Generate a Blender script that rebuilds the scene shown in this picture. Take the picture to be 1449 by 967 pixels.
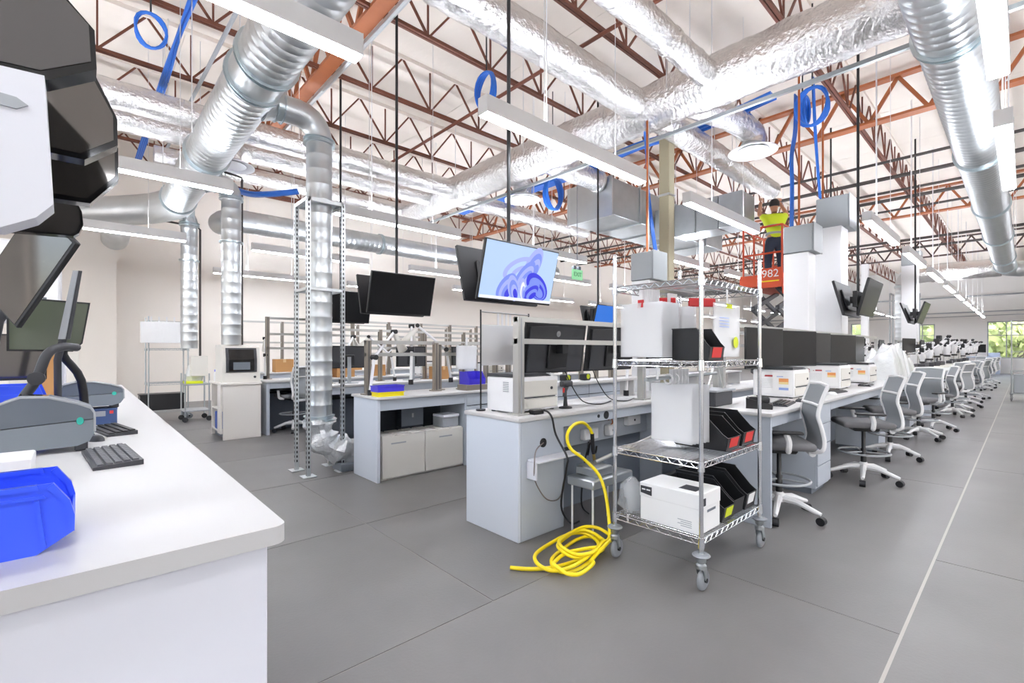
import bpy, bmesh, math, random
from mathutils import Vector, Matrix, noise
R = math.radians
random.seed(7)
scene = bpy.context.scene
for o in list(bpy.data.objects):
    bpy.data.objects.remove(o)

# ------------------------------------------------------------------ camera, world, exposure
cam_d = bpy.data.cameras.new('camera'); cam = bpy.data.objects.new('camera', cam_d)
scene.collection.objects.link(cam); scene.camera = cam
cam.location = (0, 0, 1.4)
cam.rotation_euler = (R(90), 0, R(47.49 - 90))
cam_d.sensor_width = 36.0; cam_d.lens = 36.0 * 665 / 1449
cam_d.shift_y = 13.5 / 1449
cam_d.clip_start = 0.02; cam_d.clip_end = 300

world = bpy.data.worlds.new('world'); scene.world = world; world.use_nodes = True
wn = world.node_tree.nodes; wl = world.node_tree.links
sky = wn.new('ShaderNodeTexSky'); sky.sky_type = 'NISHITA'
sky.sun_elevation = R(50); sky.sun_rotation = R(200); sky.sun_disc = False; sky.dust_density = 5.0; sky.ozone_density = .6
wl.new(sky.outputs[0], wn['Background'].inputs[0]); wn['Background'].inputs[1].default_value = 0.80

vs = scene.view_settings
vs.view_transform = 'Standard'; vs.look = 'None'; vs.gamma = 1.0; vs.use_curve_mapping = False
vs.exposure = 0.22
LAMP = 46.0           # radiance of the lamp diffusers
UPFILL = 68.0  # radiance of the unseen strips added on the lamp tops to brighten the ceiling

# ------------------------------------------------------------------ materials
def lin(c):
    def f(v): return v / 12.92 if v <= .04045 else ((v + .055) / 1.055) ** 2.4
    if isinstance(c, str): c = [int(c[i:i + 2], 16) / 255 for i in (0, 2, 4)]
    return tuple(f(v) for v in c)
MATS = {}
def mat(name, col, rough=.5, metal=0, bump=None, var=None, emit=0, alpha=1, trans=0, spec=None):
    if name in MATS: return MATS[name]
    m = bpy.data.materials.new(name); m.use_nodes = True
    nt = m.node_tree; b = nt.nodes['Principled BSDF']
    c = lin(col) + (1,)
    b.inputs['Base Color'].default_value = c
    b.inputs['Roughness'].default_value = rough
    b.inputs['Metallic'].default_value = metal
    if spec is not None: b.inputs['Specular IOR Level'].default_value = spec
    if alpha < 1: b.inputs['Alpha'].default_value = alpha
    if trans: b.inputs['Transmission Weight'].default_value = trans
    if emit:
        b.inputs['Base Color'].default_value = tuple(v * .12 for v in c[:3]) + (1,)
        b.inputs['Emission Color'].default_value = c; b.inputs['Emission Strength'].default_value = emit
    if var or bump:
        tc = nt.nodes.new('ShaderNodeTexCoord')
    if var:
        sc, amt = var
        n = nt.nodes.new('ShaderNodeTexNoise'); n.inputs['Scale'].default_value = sc; n.inputs['Detail'].default_value = 5
        nt.links.new(tc.outputs['Object'], n.inputs['Vector'])
        mx = nt.nodes.new('ShaderNodeMix'); mx.data_type = 'RGBA'
        mx.inputs[6].default_value = tuple(v * (1 - amt) for v in c[:3]) + (1,)
        mx.inputs[7].default_value = tuple(min(1, v * (1 + amt)) for v in c[:3]) + (1,)
        nt.links.new(n.outputs['Fac'], mx.inputs[0]); nt.links.new(mx.outputs[2], b.inputs['Base Color'])
    if bump:
        sc, st = bump
        n = nt.nodes.new('ShaderNodeTexNoise'); n.inputs['Scale'].default_value = sc; n.inputs['Detail'].default_value = 6
        nt.links.new(tc.outputs['Object'], n.inputs['Vector'])
        bp = nt.nodes.new('ShaderNodeBump'); bp.inputs['Strength'].default_value = st; bp.inputs['Distance'].default_value = .03
        nt.links.new(n.outputs['Fac'], bp.inputs['Height']); nt.links.new(bp.outputs[0], b.inputs['Normal'])
    MATS[name] = m
    return m
FLOOR = mat('floor_vinyl', '72706f', .42, bump=(60, .05), var=(.9, .34))
SEAM = mat('floor_seam', '8f8c88', .6)
WALL = mat('wall_paint', 'f5efe7', .8, bump=(40, .05))
WALLW = mat('wall_white', 'f2f0ed', .8, bump=(40, .05))
DECK = mat('roof_deck', 'e9e0d6', .85, bump=(8, .15), var=(1.5, .05))
RUST = mat('joist_primer', '6a3a28', .55, var=(6, .2))
BROWN = mat('dark_steel', '4a3530', .5, var=(6, .2))
ORANGE = mat('orange_primer', 'a45f38', .5, var=(5, .15))
GALV = mat('galvanised', 'cfd3d5', .36, 1, bump=(25, .05), var=(3, .10))
GALVD = mat('galvanised_dull', 'b4b9bb', .42, 1, var=(5, .12))
FOIL = mat('foil_wrap', 'f2f1f0', .2, 1, bump=(18, 1.0))
CHROME = mat('chrome_wire', 'd8dadc', .18, 1)
ALU = mat('aluminium_profile', 'c9c8c4', .35, .85)
ALUB = mat('anodised_profile', '9c9489', .4, .7)
LAMPB = mat('lamp_body', 'e9e9e8', .45)
DIFF = mat('lamp_diffuser', 'f2f6ff', .5, emit=LAMP)
UPFILL_M = mat('added_up_glow', 'f2f6ff', .5, emit=UPFILL)
QUARTZ = mat('white_quartz', 'cac9c8', .4, var=(3, .015))
LAMW = mat('white_laminate', 'e2e3ea', .45)
LAMG = mat('grey_laminate', 'b4bbc4', .45)
LAMGD = mat('slate_panel', '6f7680', .5)
NAVY = mat('dark_navy_panel', '2d343c', .5)
CREAM = mat('cream_laminate', 'e2ddd6', .5)
WPL = mat('white_plastic', 'eeeeef', .4)
OFFW = mat('offwhite_plastic', 'dfdcd4', .45)
BLK = mat('black_plastic', '1c1c1e', .4)
BLKG = mat('black_gloss', '161617', .08)
SCRN = mat('screen_off', '1b1b1c', .25, spec=.25)
SCRG = mat('screen_glossy', '6e6a66', .06, .8)
CHAR = mat('charcoal_plastic', '3c3d41', .45)
GREY = mat('grey_plastic', '6d747c', .42)
GREYL = mat('light_grey_plastic', 'a3a7ab', .45)
BOXG = mat('grey_enclosure', '9ea3a5', .5)
BLUE = mat('blue_bin', '3a5df2', .3)
BLUEV = mat('violet_blue_bin', '4a3fd0', .35)
YEL = mat('yellow_rubber', 'f5dc16', .35)
YELB = mat('yellow_bin', 'f2e01a', .4)
LIME = mat('lime_label', 'd4e020', .5)
RED = mat('red_label', 'e03a36', .5)
REDD = mat('red_tag', 'c01c22', .45)
CABLE = mat('blue_cable', '1f66c4', .45)
COPPER = mat('copper_pipe', 'b5673c', .35, .6)
PAPER = mat('paper_white', 'f4f4f3', .7)
SLEEVE = mat('clear_sleeve', 'fafbfd', .25, alpha=.5)
BAG = mat('clear_bag', 'f2f5f8', .12, alpha=.28)
DRAPE = mat('plastic_drape', 'eceeee', .2, alpha=.85, bump=(9, .6))
CARD = mat('cardboard', 'b98a58', .8)
MESH = mat('chair_mesh', '8d9194', .8)
SEATF = mat('seat_fabric', '6f6f71', .9)
FRAMEW = mat('chair_white', 'e8e8e8', .35)
LIFT = mat('lift_orange', 'd4502a', .45)
HIVIS = mat('hi_vis', 'd3e62a', .6)
SKIN = mat('skin', 'c08a6c', .5)
JEANS = mat('navy_trousers', '2b3648', .8)
HAIR = mat('dark_hair', '1e1815', .6)
TEAL = mat('teal_badge', '35b7a6', .4)
STEELB = mat('blue_steel_bench', 'b7c4dc', .45)
GLASS = mat('window_glass', 'ffffff', .02, trans=1, alpha=.15)
LEAF = mat('foliage', 'b2c288', .7, var=(2, .5))
TANP = mat('tan_post', 'a79f86', .5)
WIRE = mat('suspension_wire', 'd9d9d9', .4, .3)
PIPED = mat('dark_pipe', '46413f', .45, .3)
RUBBER = mat('rubber', '2a2b2d', .6)
WHEELG = mat('caster_grey', '8c9094', .5)
INK = mat('ink_dark', '34353a', .6)
INKR = mat('ink_red', 'a8343a', .6)
INKO = mat('ink_orange', 'e79a5a', .6)
INKB = mat('ink_blue', '8fa6dd', .6)
INKY = mat('ink_yellow', 'f0d79a', .6)
SCB = mat('screen_pale_blue', 'b9d3fb', .4, emit=.85)
SCB1 = mat('screen_mid_blue', '7f93ee', .4, emit=.85)
SCB2 = mat('screen_deep_blue', '3a3ee0', .4, emit=.85)
SCB3 = mat('screen_lilac', 'a9b4f4', .4, emit=.85)
SCW = mat('screen_white', 'f2f5fd', .4, emit=.85)
SCBB = mat('screen_blue', '2f74d8', .4, emit=.85)
EXITG = mat('exit_green', '8fe0a0', .4, emit=.7)

# ------------------------------------------------------------------ mesh collector
class G:
    def __init__(s): s.v = []; s.f = []; s.M = Matrix()
    def add(s, vs_, fs):
        n = len(s.v); s.v += [tuple(s.M @ Vector(p)) for p in vs_]; s.f += [tuple(i + n for i in f) for f in fs]; return s
    def box(s, a, b):
        (x0, y0, z0), (x1, y1, z1) = a, b
        return s.add([(x0,y0,z0),(x1,y0,z0),(x1,y1,z0),(x0,y1,z0),(x0,y0,z1),(x1,y0,z1),(x1,y1,z1),(x0,y1,z1)],
                     [(0,3,2,1),(4,5,6,7),(0,1,5,4),(1,2,6,5),(2,3,7,6),(3,0,4,7)])
    def rbox(s, a, b, r=.01, seg=2):
        bm = bmesh.new(); g = G().box(a, b)
        vv = [bm.verts.new(p) for p in g.v]
        for f in g.f: bm.faces.new([vv[i] for i in f])
        bmesh.ops.bevel(bm, geom=list(bm.edges), offset=r, segments=seg, affect='EDGES', profile=.5)
        bm.verts.index_update(); s.add([v.co[:] for v in bm.verts], [[v.index for v in f.verts] for f in bm.faces]); bm.free(); return s
    def tube(s, pts, r, n=8, closed=False, cap=True):
        pts = [Vector(p) for p in pts]; k = len(pts)
        rs = r if isinstance(r, (list, tuple)) else [r] * k
        base = len(s.v); up = None; vs_ = []
        for i, p in enumerate(pts):
            if closed: t = (pts[(i + 1) % k] - pts[i - 1])
            else: t = pts[min(i + 1, k - 1)] - pts[max(i - 1, 0)]
            t.normalize()
            if up is None: up = Vector((0, 0, 1)) if abs(t.z) < .9 else Vector((1, 0, 0))
            sd = t.cross(up)
            if sd.length < 1e-4: sd = t.cross(Vector((0, 1, 0)))
            sd.normalize(); up = sd.cross(t).normalized()
            for j in range(n):
                a = 2 * math.pi * j / n
                vs_.append(p + (sd * math.cos(a) + up * math.sin(a)) * rs[i])
        fs = []
        for i in range(k if closed else k - 1):
            i2 = (i + 1) % k
            for j in range(n):
                j2 = (j + 1) % n
                fs.append((i * n + j, i * n + j2, i2 * n + j2, i2 * n + j))
        if cap and not closed:
            fs.append(tuple(reversed(range(n)))); fs.append(tuple((k - 1) * n + j for j in range(n)))
        return s.add(vs_, fs)
    def cyl(s, a, b, r, n=12, r2=None): return s.tube([a, b], [r, r if r2 is None else r2], n)
    def bar(s, a, b, w, h=None):
        a = Vector(a); b = Vector(b); t = (b - a).normalized(); h = h or w
        up = Vector((0, 0, 1)) if abs(t.z) < .95 else Vector((0, 1, 0))
        sd = t.cross(up).normalized(); up = sd.cross(t)
        vs_ = [p + sd * (x * w / 2) + up * (y * h / 2) for p in (a, b) for x, y in ((-1,-1),(1,-1),(1,1),(-1,1))]
        return s.add(vs_, [(3,2,1,0),(4,5,6,7),(0,1,5,4),(1,2,6,5),(2,3,7,6),(3,0,4,7)])
    def prism(s, poly, a0, a1, ax='y'):
        n = len(poly)
        def m(p, a): return {'y': (p[0], a, p[1]), 'x': (a, p[0], p[1]), 'z': (p[0], p[1], a)}[ax]
        vs_ = [m(p, a0) for p in poly] + [m(p, a1) for p in poly]
        fs = [tuple(range(n)), tuple(reversed(range(n, 2 * n)))] + [(i, n + i, n + (i + 1) % n, (i + 1) % n) for i in range(n)]
        return s.add(vs_, fs)
    def lathe(s, prof, n=20, o=(0, 0, 0), ax='z'):
        vs_ = []; o = Vector(o)
        for r, h in prof:
            for j in range(n):
                a = 2 * math.pi * j / n; c, q = r * math.cos(a), r * math.sin(a)
                vs_.append(o + Vector({'z': (c, q, h), 'x': (h, c, q), 'y': (c, h, q)}[ax]))
        fs = [(i * n + j, i * n + (j + 1) % n, (i + 1) * n + (j + 1) % n, (i + 1) * n + j) for i in range(len(prof) - 1) for j in range(n)]
        if prof[0][0] > 0: fs.append(tuple(reversed(range(n))))
        if prof[-1][0] > 0: fs.append(tuple((len(prof) - 1) * n + j for j in range(n)))
        return s.add(vs_, fs)
    def quad(s, *p): return s.add(p, [tuple(range(len(p)))])
    def mesh(s, name, m, smooth=True):
        me = bpy.data.meshes.new(name); me.from_pydata(s.v, [], s.f)
        bm = bmesh.new(); bm.from_mesh(me); bmesh.ops.recalc_face_normals(bm, faces=list(bm.faces)); bm.to_mesh(me); bm.free()
        me.materials.append(m)
        if smooth:
            me.shade_smooth(); me.set_sharp_from_angle(angle=R(38))
        return me

COL = scene.collection
def link(o, parent=None):
    COL.objects.link(o)
    if parent is not None: o.parent = parent
    return o
def part(name, g, m=None, parent=None, label=None, loc=None, smooth=True):
    me = g if isinstance(g, bpy.types.Mesh) else g.mesh(name, m, smooth)
    o = bpy.data.objects.new(name, me)
    if loc is not None: o.location = loc
    if label: o['label'] = label
    return link(o, parent)
def thing(name, label, cat, loc=(0, 0, 0), rz=0, group=None, rot=None):
    o = bpy.data.objects.new(name, None); o.empty_display_size = .1
    o.location = loc; o.rotation_euler = rot or (0, 0, rz)
    o['label'] = label; o['category'] = cat
    if group: o['group'] = group
    return link(o)
def tag(o, label, cat, group=None):
    o['label'] = label; o['category'] = cat
    if group: o['group'] = group
    return o
def struct(o): o['kind'] = 'structure'; return o
def dup(root, loc=None, rz=None, label=None, group=None):
    def cp(o, par):
        c = o.copy(); COL.objects.link(c); c.parent = par
        for ch in list(o.children): cp(ch, c)
        return c
    r = cp(root, None)
    if loc is not None: r.location = loc
    if rz is not None: r.rotation_euler = (0, 0, rz)
    if label: r['label'] = label
    if group: r['group'] = group
    return r
def spline(pts, k=6, closed=False):
    pts = [Vector(p) for p in pts]; n = len(pts); out = []
    for i in range(n if closed else n - 1):
        g = (lambda q: pts[q % n]) if closed else (lambda q: pts[max(0, min(n - 1, q))])
        p0, p1, p2, p3 = g(i - 1), g(i), g(i + 1), g(i + 2)
        for j in range(k):
            t = j / k
            out.append(.5 * ((2 * p1) + (p2 - p0) * t + (2 * p0 - 5 * p1 + 4 * p2 - p3) * t * t + (3 * p1 - p0 - 3 * p2 + p3) * t ** 3))
    if not closed: out.append(pts[-1])
    return out
def text_mesh(name, txt, size, m, depth=.002):
    cu = bpy.data.curves.new(name, 'FONT'); cu.body = txt; cu.size = size; cu.extrude = depth; cu.align_x = 'CENTER'; cu.align_y = 'CENTER'
    to = bpy.data.objects.new(name, cu); COL.objects.link(to)
    me = bpy.data.meshes.new_from_object(to.evaluated_get(bpy.context.evaluated_depsgraph_get()))
    bpy.data.objects.remove(to); bpy.data.curves.remove(cu)
    me.materials.clear(); me.materials.append(m); me.name = name
    return me
def add_text(name, txt, size, m, parent, loc, rot):
    o = part(name, text_mesh(name, txt, size, m), parent=parent, loc=loc); o.rotation_euler = rot; return o

# ------------------------------------------------------------------ the setting
X0, X1, Y0, Y1, ZC = -6.0, 42.0, -6.0, 15.6, 6.85
fl = struct(part('floor', G().box((X0, Y0, -.2), (X1, Y1, -.003)), SEAM))
part('joint_strip', G().box((X0, .403, -.003), (X1, .417, .0006)), mat('pale_joint', 'aea9a3', .5), fl, smooth=False)
fw = 1.6
tile_cache = {}
def tile(x0, x1, y0, y1):
    g = .008
    key = (round(x1 - x0, 3), round(y1 - y0, 3))
    if key not in tile_cache:
        tile_cache[key] = G().box((0, 0, -.006), (key[0] - g, key[1] - g, 0)).mesh('floor_panel', FLOOR, False)
    part('floor_panel', tile_cache[key], parent=fl, loc=(x0 + g / 2, y0 + g / 2, 0))
ys = [.41 + fw * k for k in range(-5, 11)]
ys = [Y0] + [y for y in ys if Y0 + .1 < y < Y1 - .1] + [Y1]
offs = [1.7, .3, 2.98 - 3.6, 4.22, 1.0, 2.9]
for i in range(len(ys) - 1):
    if abs(ys[i] - .41) < .01: off = 2.98
    elif abs(ys[i] + 1.19) < .01: off = 4.22
    elif abs(ys[i] - 2.01) < .01: off = 1.7
    else: off = offs[(i * 2) % 6]
    st = 3.66
    xs = [off + st * k for k in range(-5, 14)]
    xs = [X0] + [x for x in xs if X0 + .2 < x < X1 - .2] + [X1]
    for a, b in zip(xs, xs[1:]): tile(a, b, ys[i], ys[i + 1])

ce = struct(part('ceiling', G().box((X0, Y0, ZC + .02), (X1, Y1, ZC + .25)), mat('deck_joint', 'cfc8c0', .8)))
JS = 1.82
jys = [5.95 + JS * k for k in range(-6, 6)]; jys = [y for y in jys if Y0 < y < Y1 - .1]
dm = {}
cy = [Y0] + jys + [Y1]
for a, b in zip(cy, cy[1:]):
    x = X0
    while x < X1 - .01:
        x2 = min(x + 2.44, X1); key = (round(x2 - x, 2), round(b - a, 2))
        if key not in dm: dm[key] = G().box((.004, .004, 0), (key[0] - .004, key[1] - .004, .02)).mesh('deck_panel', DECK, False)
        part('deck_panel', dm[key], parent=ce, loc=(x, a, ZC)); x = x2

struct(part('wall_back', G().box((X0, Y1, 0), (X1, Y1 + .25, ZC)), WALL))
struct(part('wall_pilaster', G().box((X0, 14.4, 0), (.61, Y1, ZC)), WALL))
# far wall with window openings
wins = [(-3.2, 1.6, .95, 3.25), (4.05, 5.35, 1.2, 3.2), (7.7, 8.7, 1.2, 3.4), (11.0, 12.4, 1.2, 3.3)]
g = G(); y = Y0
for (a, b, z0, z1) in wins:
    g.box((X1, y, 0), (X1 + .3, a, ZC)); g.box((X1, a, 0), (X1 + .3, b, z0)); g.box((X1, a, z1), (X1 + .3, b, ZC)); y = b
g.box((X1, y, 0), (X1 + .3, Y1, ZC))
wr = struct(part('wall_right', g, WALLW))
for n, (a, b, z0, z1) in enumerate(wins):
    fr = G(); t = .06
    for q in ((a, a + t), (b - t, b)): fr.box((X1 + .1, q[0], z0), (X1 + .2, q[1], z1))
    fr.box((X1 + .1, a, z0), (X1 + .2, b, z0 + t)); fr.box((X1 + .1, a, z1 - t), (X1 + .2, b, z1))
    w = struct(part('window_%d' % (n + 1), fr, GREYL))
    k = max(1, round((b - a) / .75)); dy = (b - a - 2 * t) / k
    for i in range(k):
        for (p, q) in ((z0 + t, z0 + (z1 - z0) * .62), (z0 + (z1 - z0) * .62, z1 - t)):
            part('pane', G().box((X1 + .14, a + t + i * dy, p), (X1 + .15, a + t + (i + 1) * dy, q)), GLASS, w)
        if i: part('mullion', G().box((X1 + .11, a + t + i * dy - .025, z0), (X1 + .19, a + t + i * dy + .025, z1)), GREYL, w)
    zz = z0 + (z1 - z0) * .62
    part('transom', G().box((X1 + .11, a, zz - .025), (X1 + .19, b, zz + .025)), GREYL, w)
struct(part('trim_1', G().box((X1 - .04, Y0, 3.85), (X1, Y1, 3.93)), GREYL))
struct(part('trim_2', G().box((X1 - .03, Y0, 3.62), (X1, Y1, 3.66)), GREYL))
# daylight windows behind the camera, in the front wall
fw_ = [(x, x + 3.0, .9, 3.6) for x in (2.6, 10.2, 17.8, 25.4)]
g = G(); x = X0
for (a, b, z0, z1) in fw_:
    g.box((x, Y0 - .25, 0), (a, Y0, ZC)); g.box((a, Y0 - .25, 0), (b, Y0, z0)); g.box((a, Y0 - .25, z1), (b, Y0, ZC)); x = b
g.box((x, Y0 - .25, 0), (X1, Y0, ZC)); struct(part('wall_front', g, WALLW))
for n, (a, b, z0, z1) in enumerate(fw_):
    fr = G(); t = .06
    for q in ((a, a + t), (b - t, b)): fr.box((q[0], Y0 - .2, z0), (q[1], Y0 - .1, z1))
    fr.box((a, Y0 - .2, z0), (b, Y0 - .1, z0 + t)); fr.box((a, Y0 - .2, z1 - t), (b, Y0 - .1, z1))
    w = struct(part('window_%d' % (n + 5), fr, GREYL))
    part('pane', G().box((a + t, Y0 - .155, z0 + t), ((a + b) / 2, Y0 - .145, z1 - t)), GLASS, w); part('pane', G().box(((a + b) / 2, Y0 - .155, z0 + t), (b - t, Y0 - .145, z1 - t)), GLASS, w)
    part('mullion', G().box(((a + b) / 2 - .03, Y0 - .19, z0), ((a + b) / 2 + .03, Y0 - .11, z1)), GREYL, w)
# and in the wall to the left of the camera
lw_ = [(y, y + 3.2, .8, 3.7) for y in (-5.4, -1.8, 1.8, 5.4, 9.0)]
g = G(); y = Y0
for (a, b, z0, z1) in lw_:
    g.box((X0 - .25, y, 0), (X0, a, ZC)); g.box((X0 - .25, a, 0), (X0, b, z0)); g.box((X0 - .25, a, z1), (X0, b, ZC)); y = b
g.box((X0 - .25, y, 0), (X0, Y1, ZC)); struct(part('wall_left', g, WALLW))
for n, (a, b, z0, z1) in enumerate(lw_):
    fr = G(); t = .06
    for q in ((a, a + t), (b - t, b)): fr.box((X0 - .2, q[0], z0), (X0 - .1, q[1], z1))
    fr.box((X0 - .2, a, z0), (X0 - .1, b, z0 + t)); fr.box((X0 - .2, a, z1 - t), (X0 - .1, b, z1))
    w = struct(part('window_%d' % (n + 9), fr, GREYL))
    part('pane', G().box((X0 - .155, a + t, z0 + t), (X0 - .145, (a + b) / 2, z1 - t)), GLASS, w); part('pane', G().box((X0 - .155, (a + b) / 2, z0 + t), (X0 - .145, b - t, z1 - t)), GLASS, w)
    part('mullion', G().box((X0 - .19, (a + b) / 2 - .03, z0), (X0 - .11, (a + b) / 2 + .03, z1)), GREYL, w)
# ground and trees outside the far windows
gr = part('ground', G().box((X0 - 40, -60, -.4), (X1 + 60, 60, -.21)), mat('paving', 'a09d96', .9, var=(1, .2)))
struct(gr)
leafc = G()
for k in range(420):
    p = Vector((random.gauss(0, 1), random.gauss(0, 1), random.gauss(0, .9))).normalized() * random.uniform(.55, 1.15)
    q = Vector((random.uniform(-1, 1), random.uniform(-1, 1), random.uniform(-1, 1))).normalized(); r2 = q.cross(p).normalized()
    s = random.uniform(.10, .2)
    leafc.quad(p - q * s - r2 * s * .6, p + q * s - r2 * s * .6, p + q * s * 1.1 + r2 * s * .6, p - q * s * .8 + r2 * s * .6)
lm = leafc.mesh('crown', LEAF, False)
trm = G().cyl((0, 0, -.1), (0, 0, 2.2), .12, 8, .08).mesh('trunk', BROWN)
for k in range(7):
    t = thing('garden_tree', 'leafy green tree growing outside the far windows', 'tree', (X1 + 4.5 + (k % 3) * 2.0, -5.5 + k * 3.4, -.21), k * 1.3, 'trees outside the far windows')
    c = part('crown', lm, parent=t, loc=(0, 0, 2.5)); c.scale = (1.5, 1.5, 1.9)
    part('trunk', trm, parent=t)

# roof joists: open web steel, running along x
def joist_webs():
    H = ZC - 6.0; d1 = G().bar((0, 0, 6.03), (.6, 0, ZC - .04), .03).mesh('web_bar', RUST, False)
    d2 = G().bar((.6, 0, ZC - .04), (1.2, 0, 6.03), .03).mesh('web_bar', RUST, False)
    v = G().bar((0, .012, 6.03), (0, .012, ZC - .03), .025).mesh('web_post', RUST, False)
    return d1, d2, v
d1, d2, vv = joist_webs()
tc_ = G().box((X0, -.05, ZC - .07), (X1, .05, ZC)).mesh('top_chord', DECK, False)
bc_ = G().box((X0, -.045, 6.0), (X1, -.008, 6.05)).box((X0, .008, 6.0), (X1, .045, 6.05)).mesh('bottom_chord', RUST, False)
fargm = None
for jy in jys:
    t = thing('roof_joist', 'rust brown open web steel joist under the white roof deck', 'joist', (0, jy, 0), 0, 'steel roof joists')
    part('top_chord', tc_, parent=t); part('bottom_chord', bc_, parent=t)
    k = 0; x = 3.78 - 1.2 * 8
    far = G()
    while x < X1 - 1.3:
        if -1 < x < 15 and jy > 0:
            part('web_bar', d1, parent=t, loc=(x, 0, 0)); part('web_bar', d2, parent=t, loc=(x, 0, 0)); part('web_post', vv, parent=t, loc=(x, 0, 0))
        else:
            far.bar((x, 0, 6.03), (x + .6, 0, ZC - .04), .03).bar((x + .6, 0, ZC - .04), (x + 1.2, 0, 6.03), .03).bar((x, 0, 6.03), (x, 0, ZC - .03), .025)
        x += 1.2
    if fargm is None or jy > 0 or True:
        w = part('web_lacing', far, RUST, t, smooth=False); w['kind'] = 'stuff'
# girders along y
def girder(x, z, label, m=ORANGE, y0=Y0, y1=Y1):
    t = thing('roof_girder', label, 'girder', (x, 0, 0))
    part('lower_flange', G().box((-.11, y0, z), (.11, y1, z + .05)), m, t, smooth=False)
    part('upper_flange', G().box((-.09, y0, z + .78), (.09, y1, z + .83)), m, t, smooth=False)
    w = G(); y = y0
    while y < y1 - .9:
        w.bar((0, y, z + .04), (0, y + .45, z + .79), .06).bar((0, y + .45, z + .79), (0, y + .9, z + .04), .06); y += .9
    o = part('lattice', w, m, t, smooth=False); o['kind'] = 'stuff'
girder(2.95, 5.98, 'orange steel lattice girder crossing above the big spiral duct by the counter')
girder(11.6, 5.9, 'orange steel lattice girder crossing above the worker on the lift')
girder(20.4, 5.9, 'orange steel lattice girder crossing above the far end of the aisle')
girder(30.0, 5.9, 'brown steel lattice girder nearest the windowed end wall', BROWN)
# sprinkler and conduit pipes under the deck
def pipe(name, label, cat, pts, r, m, group=None, n=8):
    return tag(part(name, G().tube(pts, r, n), m), label, cat, group)
pipe('sprinkler_pipe', 'thin brown sprinkler pipe crossing under the joists between two girders', 'pipe', [(5.45, Y0, 5.9), (5.45, Y1, 5.9)], .03, RUST)
for yy, zz, m_ in ((1.0, 5.75, PIPED), (-.9, 5.8, RUST)):
    pass
for k, (xx, rr) in enumerate(((14.0, .035), (15.2, .05), (16.4, .035), (17.6, .05), (18.8, .035), (24, .05), (26.5, .05))):
    pipe('roof_pipe', 'dark pipe strapped under the joists across the far aisle', 'pipe', [(xx, Y0, 5.86 - .04 * (k % 3)), (xx, Y1, 5.86 - .04 * (k % 3))], rr, PIPED, 'dark pipes across the far roof')
pipe('roof_conduit', 'grey conduit slung below the joists beside the coiled blue cable', 'conduit', [(1.6, 3, 5.9), (1.35, Y1 - .2, 5.9)], .03, GREYL)
pipe('roof_conduit', 'silver conduit rising from the hung display pole towards the roof girder', 'conduit', [(3.1, 3.0, 5.95), (3.1, 12.5, 5.95)], .045, GALV)
# ------------------------------------------------------------------ pendant lamps
def make_lamp():
    t = thing('pendant_lamp', 'long white linear pendant lamp hung on thin wires', 'lamp', (0, 0, 0), 0, 'linear pendant lamps')
    part('housing', G().box((0, -.06, 3.415), (2.44, -.052, 3.56)).box((0, .052, 3.415), (2.44, .06, 3.56)).box((0, -.052, 3.53), (2.44, .052, 3.545)), LAMPB, t, smooth=False)
    for x in (-.006, 2.44): part('end_cap', G().box((x, -.061, 3.41), (x + .006, .061, 3.562)), LAMPB, t, smooth=False)
    part('diffuser', G().rbox((.002, -.051, 3.40), (2.438, .051, 3.425), .006, 1), DIFF, t, 'glowing white diffuser strip')
    part('added_uplight', G().box((.05, -.045, 3.545), (2.39, .045, 3.552)), UPFILL_M, t, smooth=False)  # unseen glowing strip, added only to throw light onto the roof deck
    for x in (.75, 1.9): part('hanging_wire', G().cyl((x, 0, 3.545), (x, 0, ZC), .004, 5), WIRE, t)
    part('feed_cable', G().cyl((.8, .02, 3.545), (.8, .02, ZC), .007, 5), WPL, t)
    return t
lamp = make_lamp(); first = True
spots = []
for yy in (-3.6, -.02 + .15, 3.1, 6.8, 10.4, 14.1):
    for e in (-5.69 + 3.55, 1.41, 4.95, 8.5):
        if (yy == .13 and e < 4) or (yy > 14 and e < 2): continue
        spots.append((e - 2.44, yy))
for yy in (-2.0, 1.65, 5.3, 8.95, 12.6):
    for k in range(9 if yy in (1.65, 5.3) else 8): spots.append((8.95 + 3.55 * k, yy))
spots.append((-5.69 + 3.55 - 2.44 - .4, .13)); spots.append((1.41 - 2.44 - 1.2, .13))
for x, yy in spots:
    if first: L_ = lamp; lamp.location = (x, yy, 0); first = False
    else: L_ = dup(lamp, (x, yy, 0))
    near = x < 8.7; e = round(x + 2.44, 2)
    lab = {(3.1, 1.41): 'long pendant lamp crossing below the big spiral duct before the orange girder', (3.1, 4.95): 'long pendant lamp above the display with the blue picture',
           (3.1, 8.5): 'long pendant lamp hung in front of the worker on the lift', (6.8, 1.41): 'long pendant lamp under the big spiral duct behind the counter displays',
           (6.8, 4.95): 'long pendant lamp passing behind the strut framed drop above the black displays', (10.4, 1.41): 'long pendant lamp under the bend of the big spiral duct',
           (10.4, 4.95): 'long pendant lamp below the spiral duct along the back benches'}.get((yy, e)) if near else None
    rows = {-3.6: 'in the row by the windows behind the cart', .13: 'alongside the spiral duct over the open aisle', 3.1: 'in the row above the hose bench', 6.8: 'in the row above the third bench row', 10.4: 'in the row above the back benches', 14.1: 'in the row nearest the cream back wall',
            -2.0: 'in the far row by the windowed side wall', 1.65: 'in the long row above the aisle bench chairs', 5.3: 'in the far row beyond the lift', 8.95: 'in the far row beside the sheet metal duct', 12.6: 'in the far row before the back wall'}
    L_['label'] = lab or 'white linear pendant lamp ' + rows[yy]
    L_['group'] = 'linear pendant lamps' if lab else 'pendant lamps ' + rows[yy]

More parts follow.
